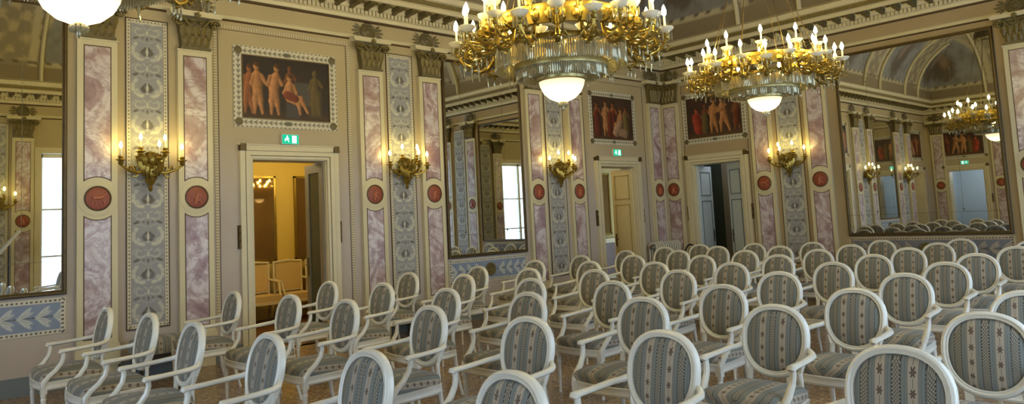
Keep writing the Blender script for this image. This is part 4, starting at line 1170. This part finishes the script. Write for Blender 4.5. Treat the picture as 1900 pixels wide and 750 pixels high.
# ------------------------------------------------------------------ armchairs
LEAN = math.radians(12)
def back_pt(x, q, off=0.0):
    y0, z0 = .205, .435
    return Vector((x, y0 + math.sin(LEAN) * q + math.cos(LEAN) * off, z0 + math.cos(LEAN) * q - math.sin(LEAN) * off))
def oval(k, n, s=1.0):
    a = 2 * PI * k / n; c, s_ = math.cos(a), math.sin(a)
    e = 2 / 2.25
    x = math.copysign(abs(c) ** e, c) * .205 * s
    q = .315 + math.copysign(abs(s_) ** e, s_) * .212 * s
    x *= 1 + .06 * (s_ * s)                      # a little wider at the shoulders
    return x, q
def make_chair():
    t = thing('armchair', None, 'chair')
    n = 40; nrm = Vector((0, math.cos(LEAN), -math.sin(LEAN)))
    path = []
    for k in range(n):
        x, q = oval(k, n); x2, q2 = oval(k + .5, n); x1, q1 = oval(k - .5, n)
        tv = back_pt(x2, q2) - back_pt(x1, q1); o = tv.cross(nrm).normalized()
        c = back_pt(x, q)
        if o.dot(c - back_pt(0, .315)) < 0: o = -o
        path.append((c, o, nrm))
    fr = MB()
    prof = [(-.021, -.010), (-.020, -.021), (-.014, -.024), (-.010, -.019), (-.006, -.023), (.002, -.027), (.010, -.024), (.017, -.018), (.020, -.006), (.020, .012), (.012, .020), (-.010, .020), (-.021, .010)]
    fr.ringsweep(path, prof[::-1]); obj('back_frame', fr, M['white'], t)
    up = MB(); rows = [(1.0, 0), (.9, 1), (.7, 1.6), (.4, 1.9)]
    for sg, amt in ((-1, .017), (1, .012)):
        vs = []
        for s_, hgt in rows:
            for k in range(n):
                x, q = oval(k, n, s_ * .905); vs.append(back_pt(x, q, sg * (.006 + amt * hgt)))
        vs.append(back_pt(0, .315, sg * (.006 + amt * 2.0)))
        fs = []
        for r_ in range(len(rows) - 1):
            for k in range(n):
                k2 = (k + 1) % n; qd = (r_ * n + k, r_ * n + k2, (r_ + 1) * n + k2, (r_ + 1) * n + k)
                fs.append(qd if sg < 0 else qd[::-1])
        for k in range(n):
            tr = ((len(rows) - 1) * n + k, (len(rows) - 1) * n + (k + 1) % n, len(vs) - 1); fs.append(tr if sg < 0 else tr[::-1])
        up.add(vs, fs)
    obj('backrest', up, M['fabric'], t)
    # seat
    out = []
    for k in range(9):
        u = -1 + k / 4; out.append((u * .268, -.245 - .035 * (1 - u * u)))
    out += [(.272, -.20), (.262, -.05), (.245, .10), (.225, .205), (.19, .235), (0, .24), (-.19, .235), (-.225, .205), (-.245, .10), (-.262, -.05), (-.272, -.20)]
    N = len(out); cx, cy = 0, -.02
    def rings(lv, cap0=True):
        vs = []; fs = []
        for s_, z in lv:
            for x, y in out: vs.append((cx + (x - cx) * s_, cy + (y - cy) * s_, z))
        for r_ in range(len(lv) - 1):
            for k in range(N):
                k2 = (k + 1) % N; fs.append((r_ * N + k, r_ * N + k2, (r_ + 1) * N + k2, (r_ + 1) * N + k))
        if cap0: fs.append(list(range(N))[::-1])
        fs.append(list(range((len(lv) - 1) * N, len(lv) * N)))
        return vs, fs
    rl = MB(); rl.add(*rings([(.955, .352), (1.0, .358), (1.02, .372), (1.0, .386), (1.005, .405), (1.02, .418), (.98, .424)])); obj('seat_rail', rl, M['white'], t)
    cu = MB(); cu.add(*rings([(.975, .42), (.99, .44), (.985, .462), (.95, .482), (.86, .498), (.68, .510), (.4, .518), (.12, .521)])); obj('seat', cu, M['fabseat'], t, ang=1.2)
    for sx in (-1, 1):
        st = MB(); st.tube([(sx * .175, .215, .39), (sx * .172, .222, .46), tuple(back_pt(sx * .165, .13)), tuple(back_pt(sx * .185, .19))], [(.021, .017)] * 4, 8); obj('stile', st, M['white'], t)
        a = MB()
        s0_ = back_pt(sx * .222, .27, -.004)
        a.tube([tuple(s0_), (sx * .252, .232, .690), (sx * .278, .185, .683), (sx * .284, .10, .676), (sx * .286, .0, .670), (sx * .288, -.085, .667), (sx * .288, -.118, .664), (sx * .288, -.128, .652)],
               [(.015, .022), (.020, .019), (.023, .018), (.024, .017), (.024, .017), (.027, .019), (.028, .021), (.022, .012)], 10)
        a.tube([(sx * .286, -.098, .662), (sx * .284, -.094, .62), (sx * .280, -.106, .57), (sx * .274, -.148, .512), (sx * .268, -.205, .462), (sx * .262, -.232, .425), (sx * .258, -.238, .38)],
               [(.018, .020), (.018, .019), (.019, .021), (.020, .024), (.022, .026), (.024, .026), (.023, .023)], 8, up=(1, 0, 0))
        obj('arm', a, M['white'], t)
        l = MB()
        l.box(sx * .25 - .024, sx * .25 + .024, -.258, -.21, .33, .412)
        l.lathe([(0, 0), (.013, 0), (.0135, .02), (.011, .03), (.0215, .27), (.024, .285), (.018, .295), (.024, .31), (.022, .335)], 12, (sx * .25, -.234, 0)); obj('leg', l, M['white'], t)
        l = MB(); l.tube([(sx * .195, .212, .41), (sx * .197, .218, .33), (sx * .20, .24, .17), (sx * .204, .285, 0)], [(.022, .022), (.021, .021), (.017, .017), (.012, .012)], 8, up=(0, 1, 0)); obj('leg', l, M['white'], t)
    return t
TOPS = '''1.72 -11.43;2.68 -11.35;3.68 -11.35;4.78 -11.29;5.87 -11.26;6.87 -11.19
1.38 -10.1;2.45 -9.98;3.45 -9.95;4.57 -9.88;5.72 -9.96;6.78 -9.99;7.89 -9.83
1.35 -8.94;2.3 -8.81;3.55 -8.91;4.6 -8.85;5.74 -8.76;6.78 -8.76;7.91 -8.59
1.24 -7.71;2.34 -7.69;3.6 -7.82;4.66 -7.78;5.8 -7.73;6.84 -7.66;7.85 -7.42
1.38 -6.64;2.47 -6.73;3.53 -6.7;4.54 -6.51;5.65 -6.46;6.74 -6.34
1.37 -5.51;2.44 -5.52;3.52 -5.51;4.55 -5.43;5.63 -5.2;6.67 -5.03
1.34 -4.44;2.26 -4.3;3.41 -4.25;4.44 -4.08;5.58 -3.96;6.6 -3.74
1.27 -3.2;2.28 -3.14;3.45 -3.15;4.46 -2.95;5.52 -2.63;6.68 -2.41
1.39 -2.24;2.33 -2.05;3.44 -2.05;4.45 -1.82;5.53 -1.49;6.54 -0.98
1.59 -1.43;2.55 -1.22;3.48 -0.98;4.43 -0.56;5.5 -0.34'''
ORD = ['first', 'second', 'third', 'fourth', 'fifth', 'sixth', 'seventh', 'eighth', 'ninth', 'tenth']
ch0 = make_chair(); first = True
rj = random.Random(3)
for ri, row in enumerate(TOPS.split('\n')):
    for ci, p in enumerate(row.split(';')):
        x, y = map(float, p.split())
        c = ch0 if first else copy_tree(ch0)
        first = False
        a = math.radians(rj.uniform(-2.5, 2.5))
        c.location = (x - .30 * math.sin(-a), y - .315, 0); c.rotation_euler = (0, 0, a)
        rown = 'nearest row' if ri == 0 else ('farthest row' if ri == 9 else '%s row from front' % ORD[ri])
        tag(c, 'white oval-back armchair in striped fabric, %s from left wall, %s' % (ORD[ci], rown), 'chair', 'oval-back armchairs set out in rows')

# ------------------------------------------------------------------ benches, radiator, bag
def make_bench():
    t = thing('upholstered_bench', None, 'bench')
    s = MB(); w, d = .30, .19
    vs = []; lv = [(1, .30), (1.02, .34), (1.02, .41), (.97, .445), (.8, .465), (.4, .472)]
    o = [(-w, -d), (w, -d), (w, d), (-w, d)]
    pts = []
    for i, (x, y) in enumerate(o):
        for k in range(4):
            a = PI + PI / 2 * i + PI / 2 * k / 3
            pts.append((x - math.copysign(.03, x) + .03 * math.cos(a), y - math.copysign(.03, y) + .03 * math.sin(a)))
    N = len(pts)
    for q, z in lv:
        for x, y in pts: vs.append((x * q, y * q, z))
    fs = [list(range(N))[::-1], list(range((len(lv) - 1) * N, len(lv) * N))]
    for r_ in range(len(lv) - 1):
        for k in range(N): fs.append((r_ * N + k, r_ * N + (k + 1) % N, (r_ + 1) * N + (k + 1) % N, (r_ + 1) * N + k))
    s.add(vs, fs); obj('seat', s, M['fabric'], t)
    b = MB(); b.box(-w + .01, w - .01, -d + .01, d - .01, .235, .305); obj('seat_rail', b, M['dark'], t, smooth=False)
    for sx in (-1, 1):
        for sy in (-1, 1):
            l = MB(); l.lathe([(0, 0), (.014, 0), (.024, .235), (0, .24)], 10, (sx * (w - .04), sy * (d - .04), 0)); obj('leg', l, M['dark'], t)
    return t
b = make_bench(); b.location = (.36, -10.53, 0); b.rotation_euler = (0, 0, LEFT)
tag(b, 'low striped bench against the wall below the leftmost sconce', 'bench', 'striped wall benches')
b = copy_tree(b); b.location = (.36, -6.98, 0)
tag(b, 'low striped bench by the wall between first doorway and narrow mirror', 'bench', 'striped wall benches')

t = thing('radiator', 'white ribbed radiator standing in the far corner right of second doorway', 'radiator', (.05, -.52, 0), LEFT)
for k in range(11):
    c = MB(); x = -.40 + .08 * k
    c.tube([(x, -.21, .12), (x, -.215, .16), (x, -.215, .92), (x, -.19, .955), (x, -.13, .962), (x, -.07, .955), (x, -.045, .92), (x, -.045, .16), (x, -.05, .12)], [(.026, .022)] * 9, 8, up=(1, 0, 0))
    obj('column', c, M['radiator'], t)
c = MB(); c.tube([(-.44, -.13, .88), (.44, -.13, .88)], .022, 8); c.tube([(-.44, -.13, .2), (.44, -.13, .2)], .022, 8)
for x in (-.36, .36):
    for y in (-.2, -.06): c.lathe([(0, 0), (.02, 0), (.016, .13), (0, .13)], 8, (x, y, 0))
obj('pipe', c, M['radiator'], t)
c = MB(); c.lathe([(0, 0), (.028, 0), (.03, .05), (.02, .07), (0, .07)], 10, (-.47, -.13, .85)); obj('valve', c, M['frame'], t)
t = thing('bag', 'black bag whose looped handle shows behind far left chairs in the corner', 'bag', (.86, -.62, 0))
c = MB()
vs = []
for z, sx, sy in ((0, .20, .10), (.06, .22, .12), (.4, .21, .11), (.62, .18, .07), (.66, .16, .04)):
    for k in range(16):
        q = 2 * PI * k / 16; vs.append((sx * math.copysign(abs(math.cos(q)) ** .6, math.cos(q)), sy * math.copysign(abs(math.sin(q)) ** .6, math.sin(q)), z))
fs = [list(range(16))[::-1], list(range(64, 80))]
for r_ in range(4):
    for k in range(16): fs.append((r_ * 16 + k, r_ * 16 + (k + 1) % 16, (r_ + 1) * 16 + (k + 1) % 16, (r_ + 1) * 16 + k))
c.add(vs, fs); obj('body', c, M['black'], t)
c = MB(); c.tube([(.15 * math.cos(PI * k / 12), 0, .65 + .27 * math.sin(PI * k / 12)) for k in range(13)], .016, 8, up=(0, 1, 0)); obj('handle', c, M['black'], t)

t = thing('music_stand', 'music stand by the windows, its tilted desk glinting in the left-edge mirror', 'music stand', (9.15, -10.55, 0))
c = MB(); c.box(-.24, .24, -.30, .30, -.008, .008); c.xform(Matrix.Translation((0, 0, 1.60)) @ Matrix.Rotation(math.radians(52), 4, 'X')); obj('desk', c, M['white'], t, smooth=False)
c = MB(); c.tube([(0, 0, .12), (0, 0, 1.58)], .014, 8); obj('pole', c, M['black'], t)
for k in range(3):
    q = 2 * PI * k / 3; c = MB(); c.tube([(0, 0, .16), (.16 * math.cos(q), .16 * math.sin(q), .08), (.26 * math.cos(q), .26 * math.sin(q), .012)], .012, 6); obj('leg', c, M['black'], t)
# ------------------------------------------------------------------ rooms beyond the doors
def room(name, x0, x1, y0, y1, h, mat, open_side, fl=M['wood']):
    """closed box, leaving out the side shared with the hall: x1, y0 or y1"""
    for nm_, bx in (('wall_far', (x0 - .1, x0, y0 - .1, y1 + .1)), ('wall_near', (x1, x1 + .1, y0 - .1, y1 + .1)), ('wall_south', (x0, x1, y0 - .1, y0)), ('wall_north', (x0, x1, y1, y1 + .1))):
        if nm_ == open_side: continue
        mb = MB(); mb.box(*bx, 0, h); tag(obj('%s_%s' % (nm_, name), mb, mat, smooth=False), kind='structure')
    mb = MB(); mb.box(x0 - .1, x1 + .1, y0 - .1, y1 + .1, -.1, -.001 if False else 0); tag(obj('floor_' + name, mb, fl, smooth=False), kind='structure')
    mb = MB(); mb.box(x0 - .1, x1 + .1, y0 - .1, y1 + .1, h, h + .1); tag(obj('ceiling_' + name, mb, mat, smooth=False), kind='structure')
room('salon', -3.6, -TH - .002, -10.4, -4.6, 3.6, M['yellow'], 'wall_near')
room('closet', -2.8, -TH - .002, -3.0, 3.0, 3.4, M['tan'], 'wall_near')
room('passage', -.2, 3.0, TH + .002, 1.35, 3.4, M['brownwall'], 'wall_south')
room('lobby', -.2, 3.2, -LEN - 4, -LEN - TH - .002, 3.4, M['bluewhite'], 'wall_north')
room('cabinet', -3.0, -TH - .002, -LEN - .6, -13.6, 3.4, M['tan'], 'wall_near')
def lamp(nm_, loc, e, col, r=.25):  # unseen point lights added to light the side rooms
    L = bpy.data.lights.new(nm_, 'POINT'); L.energy = e; L.color = col; L.shadow_soft_size = r
    lo = bpy.data.objects.new(nm_, L); COL.objects.link(lo); lo.location = loc
lamp('salon_fill', (-1.6, -8.6, 3.1), 120, (1, .88, .52))
lamp('closet_fill', (-1.6, -1.6, 2.9), 50, (1, .80, .40))
lamp('passage_fill', (1.1, .85, 3.0), 22, (.86, .92, 1))  # bluish light added in place of daylight in the passage
lamp('lobby_fill', (1.4, -LEN - 2.2, 2.8), 90, (.86, .94, 1))
lamp('cabinet_fill', (-1.6, -14.9, 2.8), 20, (1, .8, .5))

c = copy_tree(CH0)
for k in kids(c):
    if k.name.startswith('rod'): bpy.data.objects.remove(k)
c.location = (-1.8, -6.75, 2.17); c.scale = (.5, .5, .5); c.rotation_euler = (0, 0, .3)
tag(c, 'small chandelier in the yellow room, seen reflected in its left tall picture', 'chandelier', 'crystal chandeliers')
rd = MB(); rd.tube([(0, 0, 2.39), (0, 0, 2.86)], .018, 8); obj('rod', rd, M['bronze'], c)
def tall_picture(loc, rz, w, h, label):
    t = thing('tall_picture', label, 'picture', loc, rz)
    o = MB()
    for x0, x1, z0, z1 in ((-w / 2, -w / 2 + .04, 0, h), (w / 2 - .04, w / 2, 0, h), (-w / 2, w / 2, 0, .04), (-w / 2, w / 2, h - .04, h)): o.box(x0, x1, -.04, 0, z0, z1)
    obj('picture_frame', o, M['gold'], t, smooth=False)
    g = MB(); g.box(-w / 2 + .03, w / 2 - .03, -.02, -.002, .03, h - .03); obj('glazed_panel', g, M['glazed'], t, smooth=False)
tall_picture((-3.595, -7.72, 1.03), LEFT, .95, 1.56, 'tall dark glazed picture in gilt frame, left one through the leftmost doorway')
tall_picture((-3.595, -6.40, 1.03), LEFT, .95, 1.56, 'tall dark glazed picture in gilt frame, right one through the leftmost doorway')
tall_picture((-2.795, 1.05, 1.08), LEFT, .80, 1.55, 'dark picture seen through the second doorway beside an ivory door')
cb = thing('cabinet', 'low wooden cabinet seen through the second doorway', 'cabinet', (-2.55, 1.05, 0), LEFT)
c = MB(); c.box(-.5, .5, -.2, .22, .06, .96); c.box(-.53, .53, -.23, .22, .96, 1.0); c.box(-.48, .48, -.18, .2, 0, .06); obj('carcass', c, M['ivory'], cb, smooth=False)
for sx in (-1, 1):
    c = MB(); c.box(sx * .245 - .2, sx * .245 + .2, -.215, -.2, .12, .9); d_ = obj('door', c, M['wood'], cb, smooth=False)
    k = MB(); k.lathe([(0, 0), (.012, .005), (.012, .02), (0, .026)], 8, (sx * .07, -.215, .5), 0, 'y'); obj('knob', k, M['frame'], d_)
# inner panelled door at the end of the passage
pd = thing('panelled_door', 'brown panelled inner door seen through the third doorway', 'door', (.53, 1.34, 0), 0)
c = MB(); c.box(0, .60, -.05, 0, 0, 2.7); obj('leaf', c, M['doorgrey'], pd, smooth=False)
c = MB(); c.box(-.38, -.01, -.03, 0, 0, 2.75); obj('dark_panel', c, M['darkglass'], pd, smooth=False)
for k in range(3):
    fr = thing('picture_frame', 'small black-framed picture in the reflected lobby, %s of three from the door' % ORD[k], 'picture', (1.0 + .5 * k, -LEN - 3.995, 1.25), PI, 'lobby pictures')
    o = MB()
    for x0, x1, z0, z1 in ((-.15, -.125, 0, .5), (.125, .15, 0, .5), (-.15, .15, 0, .025), (-.15, .15, .475, .5)): o.box(x0, x1, -.03, 0, z0, z1)
    obj('frame', o, M['black'], fr, smooth=False)
    o = MB(); o.box(-.13, .13, -.012, 0, .02, .48); obj('print', o, M['bluewhite'], fr, smooth=False)

def make_salon_chair():
    t = thing('salon_armchair', None, 'chair')
    s = MB(); s.box(-.27, .27, -.27, .24, .36, .47); obj('seat', s, M['caned'], t)
    b_ = MB(); b_.poly([(-.24, .52), (.24, .52), (.25, .98), (-.25, .98)], .24, .28); obj('backrest', b_, M['caned'], t, smooth=False)
    f_ = MB()
    for sx in (-1, 1): f_.tube([(sx * .265, .26, 0), (sx * .265, .25, .4), (sx * .27, .27, 1.03)], .022, 8)
    f_.tube([(-.28, .27, 1.01), (0, .27, 1.035), (.28, .27, 1.01)], .024, 8); f_.tube([(-.26, .26, .5), (.26, .26, .5)], .02, 8)
    f_.box(-.28, .28, -.28, .25, .32, .37); obj('back_frame', f_, M['ivory'], t)
    for sx in (-1, 1):
        a = MB(); a.tube([(sx * .27, .25, .72), (sx * .295, .1, .70), (sx * .295, -.12, .68)], .02, 8); a.tube([(sx * .295, -.1, .68), (sx * .285, -.14, .55), (sx * .27, -.22, .4)], .018, 8); obj('arm', a, M['ivory'], t)
        l = MB(); l.lathe([(0, 0), (.013, 0), (.022, .33), (0, .33)], 8, (sx * .25, -.25, 0)); obj('leg', l, M['ivory'], t)
    return t
s0 = make_salon_chair()
for k, y in enumerate((-8.38, -7.74, -7.10, -6.46)):
    s = s0 if k == 0 else copy_tree(s0)
    s.location = (-3.18, y, 0); s.rotation_euler = (0, 0, LEFT)
    tag(s, 'cream and gold armchair in the yellow room, %s from the left' % ORD[k], 'chair', 'armchairs in the yellow room')

# ------------------------------------------------------------------ sky
w = bpy.data.worlds.new('sky'); SC.world = w; w.use_nodes = True
bg = w.node_tree.nodes['Background']; bg.inputs[0].default_value = (.60, .79, 1.0, 1); bg.inputs[1].default_value = 8.0

# ------------------------------------------------------------------ look
SC.view_settings.view_transform = 'Standard'; SC.view_settings.look = 'None'
SC.view_settings.exposure = -0.28
SC.cycles.use_denoising = True
SC.cycles.max_bounces = 8; SC.cycles.diffuse_bounces = 3; SC.cycles.glossy_bounces = 6; SC.cycles.transparent_max_bounces = 12
SC.cycles.sample_clamp_indirect = 4.0; SC.cycles.sample_clamp_direct = 0
SC.cycles.caustics_reflective = False; SC.cycles.caustics_refractive = False
SC.cycles.use_adaptive_sampling = True
